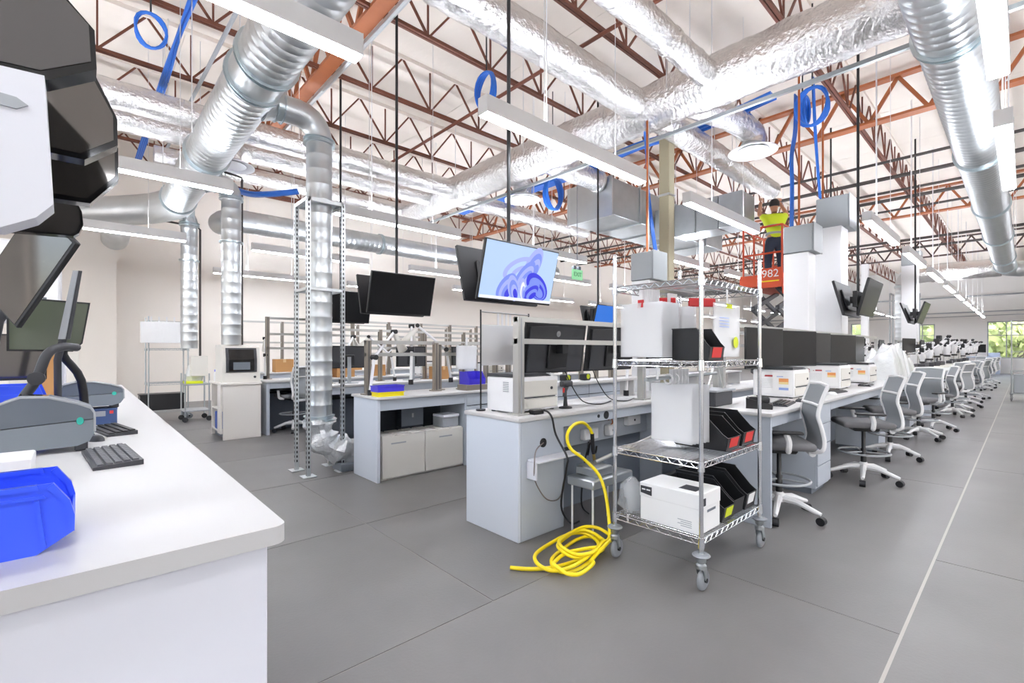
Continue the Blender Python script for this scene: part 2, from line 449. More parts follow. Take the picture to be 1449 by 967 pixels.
# ------------------------------------------------------------------ ducts
def spiral_prof(L, r, pitch=.12):
    pr = []; h = 0
    while h < L - .001:
        pr += [(r, h), (r, min(L, h + pitch * .82)), (r + .003, min(L, h + pitch * .88)), (r + .003, min(L, h + pitch * .94))]; h += pitch
    pr.append((r, L)); return pr
def spiral(name, p0, p1, r, parent, pitch=.12, n=28, m=GALV):
    p0 = Vector(p0); p1 = Vector(p1); L = (p1 - p0).length
    g = G(); g.M = Matrix.Translation(p0) @ Vector((0, 0, 1)).rotation_difference(p1 - p0).to_matrix().to_4x4()
    pr = spiral_prof(L, r, pitch); g.lathe(pr, n)
    return part(name, g, m, parent)
def collar(p, d, r, parent, w=.06):
    p = Vector(p); d = Vector(d).normalized(); g = G()
    g.M = Matrix.Translation(p) @ Vector((0, 0, 1)).rotation_difference(d).to_matrix().to_4x4()
    g.lathe([(r, -w / 2), (r + .03, -w / 2), (r + .03, -w / 2 + .012), (r + .012, -w / 2 + .014), (r + .012, w / 2 - .014), (r + .03, w / 2 - .012), (r + .03, w / 2), (r, w / 2)], 28)
    return part('collar', g, mat('collar_zinc', 'c6d2d6', .3, 1), parent)
def elbow(pts, r, parent, n=24, name='elbow', m=GALV):
    return part(name, G().tube(pts, r, n), m, parent)
def arc(c, a, b, rad, k=5):
    """quarter bend about centre c from direction a to b (unit vectors)"""
    c = Vector(c); a = Vector(a); b = Vector(b)
    return [c + a * rad * math.cos(math.pi / 2 * i / k) + b * rad * math.sin(math.pi / 2 * i / k) for i in range(k + 1)]
def hanger(x, y, z, r, parent, ax='y'):
    g = G()
    for s in (-1, 1):
        q = (x + s * (r + .01), y) if ax == 'y' else (x, y + s * (r + .01))
        g.cyl((q[0], q[1], z), (q[0], q[1], ZC), .006, 5)
    part('hanger_rod', g, WIRE, parent)

# big spiral duct beside the counter with its three drops
DX, DZ, DR = 1.28, 4.12, .255
t = thing('spiral_duct', 'big galvanised spiral duct running above the white counter with three drops', 'duct')
cs = [.1, 2.2, 4.75, 5.15, 7.6, 10.2]
for a, b in zip(cs, cs[1:]):
    if abs(a - 4.75) < .01: part('plain_section', G().cyl((DX, a, DZ), (DX, b, DZ), DR, 28), GALV, t)
    else: spiral('spiral_section', (DX, a, DZ), (DX, b, DZ), DR, t)
for c in cs[1:]: collar((DX, c, DZ), (0, 1, 0), DR, t)
for c in (3.0, 7.0, 9.8): hanger(DX, c, DZ, DR, t)
pts = spline([(DX, 10.2, DZ), (DX, 10.5, DZ), (DX - .25, 11.1, DZ - .02), (DX - .8, 11.7, DZ - .05), (DX - 1.2, 12.1, DZ - .05)], 3)
elbow(pts, DR + .02, t)
collar(pts[-1], (pts[-1] - pts[-2]), DR + .02, t)
pts2 = spline([pts[-1], (DX - 1.0, 12.5, DZ - .05), (DX - .75, 13.2, DZ - .1), (DX - .7, 14.38, DZ - .1)], 3)
elbow(pts2, DR, t)
for (vx, vy, zb) in ((2.05, 5.57, .62), (1.80, 8.72, 1.505), (1.58, 11.2, 1.45)):
    part('branch_takeoff', G().tube([(DX + .18, vy, DZ - .02), (DX + .30, vy, DZ - .02)], [.2, .15], 20), GALV, t)
    collar((DX + .33, vy, DZ - .02), (1, 0, 0), .145, t, .08)
    x0 = DX + .33; rr = max(.16, min(.24, vx - x0))
    elbow([(x0, vy, DZ - .02)] + [(vx - rr + rr * math.sin(math.pi / 2 * i / 5), vy, DZ - .02 - rr + rr * math.cos(math.pi / 2 * i / 5)) for i in range(6)], .145, t, 20)
    zt = DZ - .02 - rr
    collar((vx, vy, zt - .03), (0, 0, 1), .145, t)
    spiral('drop_pipe', (vx, vy, zb), (vx, vy, zt), .142, t, .17, 22)
    if zb < 1: collar((vx, vy, zb), (0, 0, 1), .142, t)
    collar((vx, vy, zt - .75), (0, 0, 1), .142, t, .03)
# slotted post frame round the first drop
def slotted_post(x, y, z1, parent):
    g = G().box((x - .021, y - .021, .012), (x + .021, y + .021, z1))
    o = part('slotted_post', g, GALV, parent, smooth=False)
    s = G(); z = .1
    while z < z1 - .05:
        s.box((x - .0225, y - .007, z), (x - .0205, y + .007, z + .028)); s.box((x - .007, y - .0225, z), (x + .007, y - .0205, z + .028)); z += .052
    part('slot_row', s, BLK, o, smooth=False)
    part('base_plate', G().rbox((x - .075, y - .075, 0), (x + .075, y + .075, .012), .004, 1), GALV, parent)
f = thing('strut_frame', 'slotted steel strut frame bracing the duct drop nearest the counter', 'frame')
for x in (1.86, 2.25):
    for y in (5.38, 5.77): slotted_post(x, y, 3.12, f)
for a, b in (((1.86, 5.38), (2.25, 5.38)), ((1.86, 5.77), (2.25, 5.77)), ((1.86, 5.38), (1.86, 5.77)), ((2.25, 5.38), (2.25, 5.77))):
    part('cross_bar', G().bar(a + (3.10,), b + (3.10,), .042), GALV, f, smooth=False)
    part('cross_bar', G().bar(a + (2.1,), b + (2.1,), .03), GALV, f, smooth=False)
# plastic wrapped boot at the foot of the drop
def lumpy(pts, rs, n=18, amp=.15, seed=0, sq=1):
    g = G().tube(pts, rs, n)
    c = G(); c.f = g.f
    for v in g.v:
        p = Vector(v); k = noise.noise(p * 9 + Vector((seed, 0, 0))) * amp + noise.noise(p * 22 + Vector((seed, 3, 0))) * amp * .5
        ctr = min((Vector(q) for q in pts), key=lambda q: (q - p).length)
        c.v.append(tuple(p + (p - ctr) * k * 1.6))
    return c
b = thing('duct_boot', 'crumpled plastic wrapped duct boot on the floor below the strut frame', 'duct boot')
pp = spline([(2.05, 5.57, .62), (2.06, 5.56, .45), (2.13, 5.52, .3), (2.28, 5.46, .22), (2.47, 5.42, .2)], 5)
part('wrapped_elbow', lumpy(pp, [.15 + .02 * math.sin(i) for i in range(len(pp))], amp=.28, seed=4), mat('wrap_plastic', 'd7dadb', .2, .4, bump=(14, .7)), b)
part('foot_block', G().rbox((2.2, 5.3, 0), (2.5, 5.56, .1), .01, 1), GREY, b)

# foil wrapped supply ducts
def foil(p0, p1, r, parent, name, seed=0, n=26):
    p0 = Vector(p0); p1 = Vector(p1); L = (p1 - p0).length; k = max(4, int(L / .09))
    g = G().tube([p0.lerp(p1, i / k) for i in range(k + 1)], r, n)
    ax = (p1 - p0).normalized(); c = G(); c.f = g.f
    for v in g.v:
        p = Vector(v); s = (p - p0).dot(ax); ctr = p0 + ax * s; d = (p - ctr)
        q = p + Vector((seed, seed * .7, 0))
        w = noise.noise(q * 2.2) * .05 + noise.noise(q * 7) * .035 + noise.noise(q * 17) * .022
        c.v.append(tuple(ctr + d * (1 + w * 1.4)))
    return part(name, c, FOIL, parent)
FX, FZ, FR = 6.4, 5.1, .33
t = thing('foil_duct', 'wide crinkled foil wrapped supply duct crossing the room under the joists', 'duct')
for i, (a, b_) in enumerate(((-5.5, -2), (-2, 1.2), (1.2, 4.5), (4.5, 7.5), (7.5, 10.9))): foil((FX, a, FZ), (FX, b_ + .02, FZ), FR + .004 * (i % 2), t, 'wrapped_section', i * 3)
for c in (.4, 3.4, 6.3, 9.4):
    hanger(FX, c, FZ, FR, t)
part('support_rail', G().bar((FX + .3, -5.5, FZ - FR - .02), (FX + .3, 10.9, FZ - FR - .02), .05), GALVD, t, smooth=False)
brs = [
 (3.95, -2.5, 6.1, .22, 'thick foil wrapped branch duct joining the trunk above the long pendant lamp'),
 (2.85, 2.6, 6.1, .16, 'slim foil wrapped branch duct joining the trunk nearest the coiled blue cable'),
 (8.75, -.5, 6.1, .2, 'foil wrapped branch duct passing behind the elbow of the strut framed drop'),
 (9.7, -4.0, 6.1, .2, 'foil wrapped branch duct crossing behind the big spiral duct'),
 (11.0, 1.0, 6.4, .17, 'slender foil wrapped branch duct nearest the cream back wall'),
 (3.9, 6.7, 11.6, .2, 'foil wrapped branch duct running from the trunk towards the worker on the lift'),
 (6.3, 6.7, 8.3, .22, 'foil wrapped branch duct running over the hung display with the blue picture'),
 (9.2, 6.7, 11.5, .2, 'foil wrapped branch duct running beyond the trunk above the back benches'),
]
for i, (yy, xa, xb, rr, lab) in enumerate(brs):
    t = thing('foil_branch_duct', lab, 'duct')
    foil((xa, yy, FZ - .02 * (i % 3)), (xb, yy, FZ - .02 * (i % 3)), rr, t, 'wrapped_section', 20 + i * 5, 20)
    hanger((xa + xb) / 2, yy, FZ, rr, t, 'x')
    part('joint_band', G().lathe([(rr * 1.02, -.04), (rr * 1.06, -.03), (rr * 1.06, .03), (rr * 1.02, .04)], 20, ((xa + xb) / 2 + .8, yy, FZ - .02 * (i % 3)), 'x'), FOIL, t)
# round diffuser on a short foil elbow
def diffuser(x, y, z, lab, src=None):
    t = thing('ceiling_diffuser', lab, 'air diffuser', (x, y, z))
    part('dish', G().lathe([(.02, .1), (.17, .1), (.2, .06), (.36, .0), (.38, .0), (.38, .015), (.3, .05), (.2, .11)], 32), WPL, t)
    part('inner_cone', G().lathe([(.0, -.02), (.12, -.015), (.24, .01), (.25, .02), (.1, .05)], 32), WPL, t)
    if src:
        pts = spline([(0, 0, .1), (0, 0, .3), ((src[0] - x) * .3, (src[1] - y) * .3, .42), (src[0] - x, src[1] - y, .42)], 5)
        part('flexible_neck', lumpy(pts, [.19] * len(pts), 20, .08, 3), FOIL, t)
diffuser(8.35, 3.1, 4.75, 'round white ceiling diffuser beside the coiled blue cables over the lift', (6.6, 3.5))
diffuser(6.9, 7.2, 4.6, 'round white ceiling diffuser above the display with the blue picture', (6.5, 7.2))
diffuser(1.9, 9.3, 4.6, 'round white ceiling diffuser behind the strut framed duct drop', (2.2, 9.7))

# long spiral duct over the aisle
t = thing('spiral_duct', 'long galvanised spiral duct running over the open aisle', 'duct')
cs = [1.54, 2.6, 5.4, 9.0, 12.4, 15.8, 19.6, 21.6]
for a, b_ in zip(cs, cs[1:]): spiral('spiral_section', (a, .42, DZ), (b_, .42, DZ), .24, t)
for c in cs[1:]: collar((c, .42, DZ), (1, 0, 0), .24, t)
elbow([(21.6, .42, DZ), (22.0, .42, DZ), (22.3, .35, DZ - .02), (22.45, .1, DZ - .05), (22.45, -5.5, DZ - .05)], .25, t)
for c in (2.2, 6, 11, 16, 20): hanger(c, .42, DZ, .24, t, 'x')
t = thing('cross_duct', 'dull silver duct crossing the far aisle and dropping beside the benches', 'duct')
foil((21.9, .5, DZ), (21.9, 2.6, DZ), .3, t, 'wrapped_section', 77)
elbow([(21.9, 2.5, DZ)] + [(21.9, 2.6 + .35 * math.sin(math.pi / 2 * i / 5), DZ - .35 + .35 * math.cos(math.pi / 2 * i / 5)) for i in range(6)], .26, t)
spiral('drop_pipe', (21.9, 2.95, .9), (21.9, 2.95, DZ - .35), .25, t, .17, 20)
collar((21.9, 2.95, DZ - .4), (0, 0, 1), .25, t)
f = thing('strut_frame', 'slotted steel strut frame bracing the duct drop at the far benches', 'frame')
for x in (21.6, 22.2):
    for y in (2.55, 3.3): slotted_post(x, y, 3.5, f)
for y in (2.55, 3.3): part('cross_bar', G().bar((21.6, y, 3.48), (22.2, y, 3.48), .042), GALV, f, smooth=False)
# spiral duct along the back
t = thing('spiral_duct', 'horizontal galvanised spiral duct running along the back benches', 'duct')
for a, b_ in ((2.6, 5.6), (5.6, 8.6), (8.6, 12.2)): spiral('spiral_section', (a, 11.1, DZ), (b_, 11.1, DZ), .23, t, .12, 22)
for c in (5.6, 8.6): collar((c, 11.1, DZ), (1, 0, 0), .23, t)
elbow([(2.6, 11.1, DZ), (2.45, 11.1, DZ), (2.3, 11.15, DZ - .02), (2.2, 11.3, DZ - .02), (2.2, 11.6, DZ)], .235, t)
hanger(7, 11.1, DZ, .23, t, 'x')
# rectangular sheet metal ducts
t = thing('sheet_metal_duct', 'large rectangular sheet metal duct with an open black end by the worker', 'duct')
for i in range(5):
    part('duct_section', G().rbox((8.4 + i * 1.1, 6.0, 4.35), (8.4 + (i + 1) * 1.1 - .02, 7.2, 5.15), .01, 1), GALVD, t)
    part('flange', G().box((8.38 + i * 1.1, 5.97, 4.32), (8.41 + i * 1.1, 7.23, 5.18)), GALV, t, smooth=False)
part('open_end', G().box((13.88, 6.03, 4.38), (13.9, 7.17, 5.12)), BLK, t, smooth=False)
for x in (8.9, 11, 13.3): part('hanger_rod', G().cyl((x, 6.0, 5.1), (x, 6.0, 6.0), .006, 5).cyl((x, 7.2, 5.1), (x, 7.2, 6.0), .006, 5), WIRE, t)
t = thing('sheet_metal_duct', 'rectangular sheet metal duct hanging behind the tan steel post', 'duct')
for i in range(4): part('duct_section', G().rbox((9.95, 3.9 + i * .5, 4.0), (10.6, 3.9 + (i + 1) * .5 - .015, 4.7), .01, 1), GALVD, t)
for y in (4.1, 5.7): part('hanger_rod', G().cyl((9.96, y, 4.6), (9.96, y, 6.0), .006, 5).cyl((10.59, y, 4.6), (10.59, y, 6.0), .006, 5), WIRE, t)

# columns, enclosures, cable drops
part_ = part
def service_column(x, y, w, z1, zb, lab, boxlab, z0=0, ox=0):
    t = thing('service_column', lab, 'column', (x, y, 0))
    part('column_cover', G().rbox((-w / 2, -w / 2, z0), (w / 2, w / 2, z1), .01, 1), WPL, t)
    part('base_trim', G().box((-w / 2 - .01, -w / 2 - .01, z0), (w / 2 + .01, w / 2 + .01, z0 + .05)), GREYL, t, smooth=False)
    e = thing('electrical_enclosure', boxlab, 'electrical box', (x + ox, y, z1))
    part('box_body', G().rbox((-w / 2 - .02, -w / 2 - .06, .002), (w / 2 + .05, w / 2, zb), .012, 1), BOXG, e)
    part('box_cover', G().rbox((-w / 2 - .03, -w / 2 - .075, -.0), (w / 2 + .06, -w / 2 - .06, zb + .012), .004, 1), BOXG, e)
service_column(7.9, 2.27, .33, 2.84, .40, 'white boxed service column standing between the benches beside the lift', 'grey electrical enclosure on the white column beside the lift')
service_column(9.55, 2.27, .42, 3.5, .56, 'white boxed service column rising behind the printers with instruction sheets', 'grey electrical enclosure on the white column behind the printers', 0, .2)
service_column(6.1, 3.75, .3, 2.42, .40, 'white boxed service column behind the wire cart', 'grey electrical enclosure above the wire cart with blue cable entering')
service_column(18.0, 2.28, .36, 3.9, .4, 'white boxed service column among the far microscope benches', 'grey electrical enclosure on the far microscope column')
t = thing('steel_post', 'tan painted square steel post rising to the roof beyond the wire cart', 'post', (7.85, 4.4, 0))
part('shaft', G().rbox((-.1, -.1, .015), (.1, .1, 6.0), .012, 1), TANP, t); part('foot_plate', G().rbox((-.17, -.17, 0), (.17, .17, .015), .004, 1), TANP, t)
part('strap', G().box((-.108, -.108, 4.2), (.108, .108, 4.24)), GALV, t, smooth=False)
t = thing('steel_post', 'grey steel post near the far windows', 'post', (30, 5.6, 0))
part('shaft', G().rbox((-.15, -.15, .015), (.15, .15, 5.9), .012, 1), WPL, t); part('foot_plate', G().rbox((-.25, -.25, 0), (.25, .25, .015), .004, 1), WPL, t)

def cable(lab, pts, r=.02, k=6, group=None, m=CABLE, n=7, name='blue_cable'):
    o = part(name, G().tube(spline(pts, k), r, n), m); return tag(o, lab, 'cable', group)
def coil(lab, c, rad, turns, ax='x', r=.02):
    t = thing('cable_coil', lab, 'cable coil', c)
    for q in range(turns):
        pts = []
        for i in range(20):
            a = 2 * math.pi * i / 20; rr = rad * (1 + .05 * math.sin(3 * a + q))
            o = (q - turns / 2) * r * 1.6
            pts.append((o, rr * .8 * math.cos(a), rr * 1.1 * math.sin(a) - rad) if ax == 'x' else (rr * .8 * math.cos(a), o, rr * 1.1 * math.sin(a) - rad))
        part('cable_loop', G().tube(pts, r, 6, True), CABLE, t)
    part('hook', G().cyl((0, 0, rad * .1), (0, 0, ZC - c[2]), .012, 6), BLK, t)
coil('coil of blue cable hung on a joist by the grey conduit over the counter', (.66, 7.6, 5.72), .2, 3, 'y', .016)
coil('coil of blue cable hung near the display pole above a pendant lamp', (4.6, 5.6, 5.65), .25, 3, 'x', .022)
coil('tall coil of blue cable hung beside the copper riser', (8.45, 2.25, 5.5), .27, 4, 'x', .02)
coil('coil of blue cable hung beside the diffuser over the blue picture display', (7.3, 6.7, 5.0), .3, 4, 'y', .022)
for q in range(4):
    cable('blue data cable in the bundle strapped along the grey conduit over the counter', [(1.0 + .022 * q, 3.2, 5.72), (1.03 - .01 * q, 5.0, 5.74 - .05 * (q % 2)), (1.0 + .025 * q, 6.4, 5.78), (.98 + .012 * q, 8.0, 5.78 + .03 * (q % 3)), (.95 + .03 * q, 9.6, 5.8), (.9 + .03 * q, 14.6, 5.75)], .016, 6, 'blue bundle over the counter')
for q in range(5):
    cable('blue data cable in the bundle running under the foil trunk duct', [(8.3 + .06 * q, 2.8, 5.62), (8.34 + .06 * q, 4.2, 5.54 - .04 * (q % 2)), (8.3 + .06 * q, 5.4, 5.6), (8.36 + .06 * q, 7.4, 5.5), (8.3 + .06 * q, 11.5, 5.55)], .03, 6, 'blue bundle under the foil trunk')
for q in range(4):
    cable('blue data cable dropping from the roof onto the tall column enclosure', [(9.0 + .03 * q, 2.4, 6.0), (9.2 + .03 * q, 2.42, 5.2), (9.35 + .025 * q, 2.42, 4.6), (9.5 + .025 * q, 2.42, 4.07)], .014, 5, 'blue cables onto the tall enclosure')
for q in range(5):
    cable('blue data cable dropping past the diffuser onto the low column enclosure', [(8.8 + .03 * q, 2.6, 5.7), (8.5 + .03 * q, 2.52, 5.0), (8.0 + .025 * q, 2.42, 4.4), (7.82 + .025 * q, 2.36, 3.9), (7.8 + .025 * q, 2.36, 3.25)], .013, 5, 'blue cables onto the low enclosure')
coil('tangled coil of blue cable beside the diffuser over the lift', (8.85, 2.5, 5.6), .2, 4, 'y', .02)
for q in range(3):
    cable('blue data cable curving down behind the wire cart onto an enclosure', [(6.3 + .03 * q, 3.9, 4.73), (6.2, 3.8, 4.2), (6.12 + .03 * q, 3.72, 3.5), (6.2 + .03 * q, 3.66, 2.8)], .014, 5, 'blue cables behind the cart')
cable('thick blue cable sagging from the back wall pipes to the strut frame', [(1.9, 9.6, 4.35), (2.1, 9.0, 4.1), (2.35, 8.6, 4.05), (2.7, 8.3, 4.1)], .05)
for q, (xx, yy, zz) in enumerate(((9.62, 2.4, 4.07), (7.98, 2.3, 3.25), (6.05, 3.7, 2.83))):
    tag(part('copper_riser', G().cyl((xx, yy, zz), (xx, yy, 5.9 if q < 2 else 4.74), .016, 8), COPPER), ['copper riser pipe beside the tall coil of blue cable', 'copper riser pipe beside the low column enclosure', 'copper riser pipe entering the enclosure behind the wire cart'][q], 'pipe')
    tag(part('conduit_riser', G().cyl((xx + .06, yy + .02, zz), (xx + .06, yy + .02, 5.9 if q < 2 else 4.74), .013, 8), GALV), ['grey conduit riser beside the tall coil of blue cable', 'grey conduit riser beside the low column enclosure', 'grey conduit riser entering the enclosure behind the wire cart'][q], 'conduit')
# wall pipes at the back
pipe('wall_pipe', 'dark pipe looping down the cream wall beside the middle duct drop', 'pipe', [(1.5, 9.6, 4.62), (2.15, 9.6, 4.55), (2.15, 9.6, 4.5), (2.15, 9.6, .95)], .02, PIPED)
pipe('wall_pipe', 'dark pipe bent down the cream wall beside the farthest duct drop', 'pipe', [(.9, 12.4, 4.2), (1.9, 12.4, 4.15), (1.95, 12.4, 4.1), (1.95, 12.4, 1.0)], .022, PIPED)
pipe('wall_pipe', 'dark pipe stub angled on the cream wall below the big duct bend', 'pipe', [(.2, 13.8, 4.75), (.2, 13.8, 4.4), (1.2, 13.8, 4.4)], .022, PIPED)
pipe('wall_pipe', 'brown pipe crossing the top of the back wall above the strut frame', 'pipe', [(1.5, 14.9, 5.9), (12, 14.9, 5.9)], .04, RUST)
pipe('wall_pipe', 'white pipe running along the far wall under the roof', 'pipe', [(41.8, -5, 4.9), (41.8, 15, 4.9)], .05, GREYL)

# ------------------------------------------------------------------ hung displays
def display_panel(w, h, d, parent, M, screen=SCRN, name='display', art=None):
    """a flat display in its own xz plane, screen towards -y"""
    g = G(); g.M = M; g.rbox((-w / 2, 0, -h / 2), (w / 2, d, h / 2), .006, 1)
    o = part(name, g, BLK, parent)
    g = G(); g.M = M; b = .012
    g.box((-w / 2 + b, -.002, -h / 2 + b * 1.6), (w / 2 - b, .001, h / 2 - b)); part('screen', g, screen, o, smooth=False)
    g = G(); g.M = M; g.rbox((-w * .3, d, -h * .35), (w * .3, d + .025, h * .25), .01, 1); part('back_cover', g, BLK, o)
    if art: art(o, M, w, h)
    return o
def art_picture(o, M, w, h):
    def ell(cx, cz, a, b, rot, m, y, n=28):
        g = G(); g.M = M; c, s = math.cos(rot), math.sin(rot)
        g.quad(*[(cx + a * math.cos(q) * c - b * math.sin(q) * s, y, cz + a * math.cos(q) * s + b * math.sin(q) * c) for q in [2 * math.pi * k / n for k in range(n)]])
        part('picture', g, m, o, smooth=False)
    y = -.0025
    k = 0
    # soft overlapping leaves, each shaded in nested bands
    for (cx, cz, a_, b_, rot, cols) in ((-.04, .05, .20, .10, .45, (SCB3, SCB, SCB3, SCB)), (.14, .10, .19, .10, 1.15, (SCB3, SCB1, SCB3, SCB1)), (.05, .0, .17, .08, .9, (SCB1, SCB3, SCB1, SCB3)),
            (-.16, -.13, .15, .09, .9, (SCB1, SCB3, SCB1, SCB2)), (-.07, -.14, .13, .07, 2.0, (SCB3, SCB1, SCB3, SCB2)), (.24, -.10, .18, .11, -.6, (SCB2, SCB1, SCB2, SCB1)), (.16, -.14, .13, .07, .6, (SCB1, SCB2, SCB1, SCB2)), (.04, -.13, .10, .04, 1.7, (SCB3, SCW, SCB3, SCB1))):
        for j, m_ in enumerate(cols):
            f_ = 1 - .2 * j; ell(cx + .012 * j, max(-.205 + b_ * f_ * .5, cz - .018 * j), a_ * f_, b_ * f_ * .95, rot, m_, y - .0003 * k); k += 1
    g = G(); g.M = M; g.box((-w / 2 + .013, -.0145, -h / 2 + .02), (w / 2 - .013, -.0125, -h / 2 + .048)); part('task_bar', g, SCW, o, smooth=False)
def hung_pair(x, y, lab, arts=(SCRN, SCRN), pic=None, z=2.135, w=.96, h=.55, ztop=ZC, group=None, rz=0, tilt=14.5, gap=.1):
    t = thing('hung_display', lab, 'display', (x, y, 0), rz, group)
    part('drop_pole', G().cyl((0, 0, z - .25), (0, 0, ztop), .019, 10), BLK, t)
    part('mount_plate', G().box((-.2, -.03, z - .12), (.2, .03, z + .12)), BLK, t, smooth=False)
    part('mount_arm', G().bar((0, -gap, z), (0, gap, z), .06, .1), BLK, t, smooth=False)
    off = gap + .03
    M1 = Matrix.Translation((0, -off - .04, z)) @ Matrix.Rotation(R(tilt), 4, 'X')
    display_panel(w, h, .035, t, M1, arts[0], art=pic)
    M2 = Matrix.Translation((0, off + .04, z)) @ Matrix.Rotation(R(180), 4, 'Z') @ Matrix.Rotation(R(tilt), 4, 'X')
    display_panel(w, h, .035, t, M2, arts[1])
    return t
hung_pair(3.1, 3.43, 'hung display pair with a blue picture lit on its screen', (SCB, SCRN), art_picture)
hung_pair(3.2, 5.84, 'blank black hung display pair over the second bench row', z=2.16)
hung_pair(3.35, 8.1, 'blank black hung display pair beside the strut framed duct drop', z=2.16)
hung_pair(7.4, 5.6, 'small hung display pair showing a plain blue screen beyond the cart', (SCBB, SCRN), z=2.1, w=.6, h=.36)
hung_pair(8.9, 1.75, 'hung display turned side on beside the tall white column', z=2.2)
hung_pair(15.8, 1.9, 'hung display pair above the far microscope benches seen end on', z=2.36, tilt=18)
hung_pair(13.5, 3.2, 'hung display pair partly hidden behind the white columns', z=2.3)

# displays over the counter, with clipped lower corners
def clipped_display(lab, y, poly, m, pole_x=-.32, th=.05, tilt=0):
    t = thing('hung_display', lab, 'display', (0, y, 0))
    part('panel', G().prism(poly, 0, th), BLKG, t, smooth=False)
    cx_ = sum(p[0] for p in poly) / len(poly); cz_ = sum(p[1] for p in poly) / len(poly)
    part('screen', G().prism([(p[0] - .008 if p[0] > -.5 else p[0] + .01, cz_ + (p[1] - cz_) * .93) for p in poly], -.002, .001), m, t, smooth=False)
    part('drop_pole', G().cyl((pole_x, th + .03, min(p[1] for p in poly)), (pole_x, th + .03, ZC), .019, 10), BLK, t)
    part('mount_plate', G().box((pole_x - .1, th, cz_ - .08), (pole_x + .1, th + .03, cz_ + .08)), BLK, t, smooth=False)
clipped_display('blank grey faced display hung over the counter just behind the white backed display', 1.15, [(-.9, 2.42), (-.36, 2.42), (-.017, 2.025), (.018, 1.987), (.021, 1.917), (-.044, 1.872), (-.9, 1.80)], mat('screen_matt', '4a4644', .5))
clipped_display('glossy black display hung over the counter with a chamfered edge', 1.5, [(-.9, 2.3), (-.1, 2.3), (.027, 2.054), (.065, 1.969), (.066, 1.904), (.006, 1.852), (-.9, 1.86)], SCRG, -.4)
clipped_display('glossy black display hung third in the row over the counter', 1.8, [(-.9, 2.25), (-.05, 2.25), (.08, 1.996), (.081, 1.905), (.019, 1.821), (-.9, 1.80)], SCRG, -.48)
clipped_display('small black display hung last in the row over the counter', 2.4, [(-.6, 2.1), (-.05, 2.05), (.002, 1.925), (.006, 1.877), (-.006, 1.843), (-.021, 1.83), (-.6, 1.80)], SCRG, -.35)
t = thing('hung_display', 'white backed display with a grey recessed grip hung over the counter', 'display', (0, 1.0, 0))
part('back_shell', G().prism([(-.6, 1.77), (-.086, 1.813), (-.041, 1.816), (-.032, 1.623), (-.05, 1.60), (-.086, 1.579), (-.6, 1.55)], 0, .06), mat('display_white', 'dcdde3', .4), t, smooth=False)
part('grip_recess', G().prism([(-.12, 1.775), (-.07, 1.772), (-.058, 1.764), (-.07, 1.755), (-.12, 1.757)], -.003, .002), GREYL, t, smooth=False)
part('drop_pole', G().cyl((-.32, .09, 1.6), (-.32, .09, ZC), .019, 10), WPL, t)
# ------------------------------------------------------------------ benches
TOP = .91
def worktop(x0, x1, y0, y1, parent, th=.032, m=None):
    return part('worktop', G().rbox((x0, y0, TOP - th), (x1, y1, TOP), .008, 2), m or QUARTZ, parent)
def bx(name, a, b, m, parent, r=0, label=None):
    g = G().rbox(a, b, r, 1) if r else G().box(a, b)
    return part(name, g, m, parent, label, smooth=bool(r))
def pedestal(x0, x1, y, z1, parent, n=4, d=.5, s=1):
    """drawer stack whose fronts face -y (s=1) or +y (s=-1)"""
    ya, yb = (y + .02, y + d) if s > 0 else (y - d, y - .02)
    p = bx('drawer_unit', (x0, ya, 0.06), (x1, yb, z1), LAMG, parent)
    h = (z1 - .08) / n
    for i in range(n):
        f0, f1 = (y, y + .02) if s > 0 else (y - .02, y)
        bx('drawer', (x0 + .004, f0, .08 + i * h + .003), (x1 - .004, f1, .08 + (i + 1) * h - .003), LAMG, p, .003)
    bx('plinth', (x0 + .02, ya + .04, 0), (x1 - .02, yb - .04, .06), LAMGD, p)
# bench with the end panel beside the yellow hose
t = thing('work_bench', 'grey laminate work bench whose end panel stands beside the yellow hose', 'work bench')
worktop(2.33, 8.4, 2.47, 3.13, t)
bx('end_panel', (2.34, 2.485, 0), (2.365, 3.11, .878), mat('grey_laminate_lit', 'd3dae3', .45), t, .003)  # grey laminate with daylight from the left put into a paler colour
bx('end_panel', (8.36, 2.485, 0), (8.385, 3.11, .878), LAMG, t, .003)
bx('side_panel', (2.366, 2.485, 0), (2.84, 2.505, .877), LAMG, t, .003)
bx('return_panel', (2.82, 2.506, 0), (2.84, 2.78, .877), LAMG, t)
bx('back_panel', (2.841, 2.78, .0), (8.36, 2.80, .877), LAMGD, t)
bx('apron', (2.841, 2.50, .79), (8.36, 2.52, .877), LAMG, t, .003)
bx('cable_raceway', (2.9, 2.70, .56), (8.3, 2.779, .74), LAMG, t, .006)
for x in (4.4, 6.4): bx('divider_panel', (x, 2.53, 0), (x + .025, 2.779, .877), LAMG, t)
for x in (2.4, 5.2): pedestal(x, x + .55, 3.1, .87, t, 3, .28, -1)
for x in (3.31, 3.42): part('cable_grommet', G().lathe([(0, -.004), (.035 if x > 3.4 else .015, -.004), (.035 if x > 3.4 else .015, .002)], 16, (x, 2.499, .835), 'y'), BLK, t)
part('cable_grommet', G().lathe([(0, -.004), (.035, -.004), (.036, .002)], 16, (2.6, 2.484, .70), 'y'), BLK, t)
sh = bx('wall_shelf', (2.43, 2.36, .585), (2.9, 2.484, .6), LAMW, t, .003); bx('shelf_bracket', (2.425, 2.39, .46), (2.44, 2.484, .584), LAMW, sh)
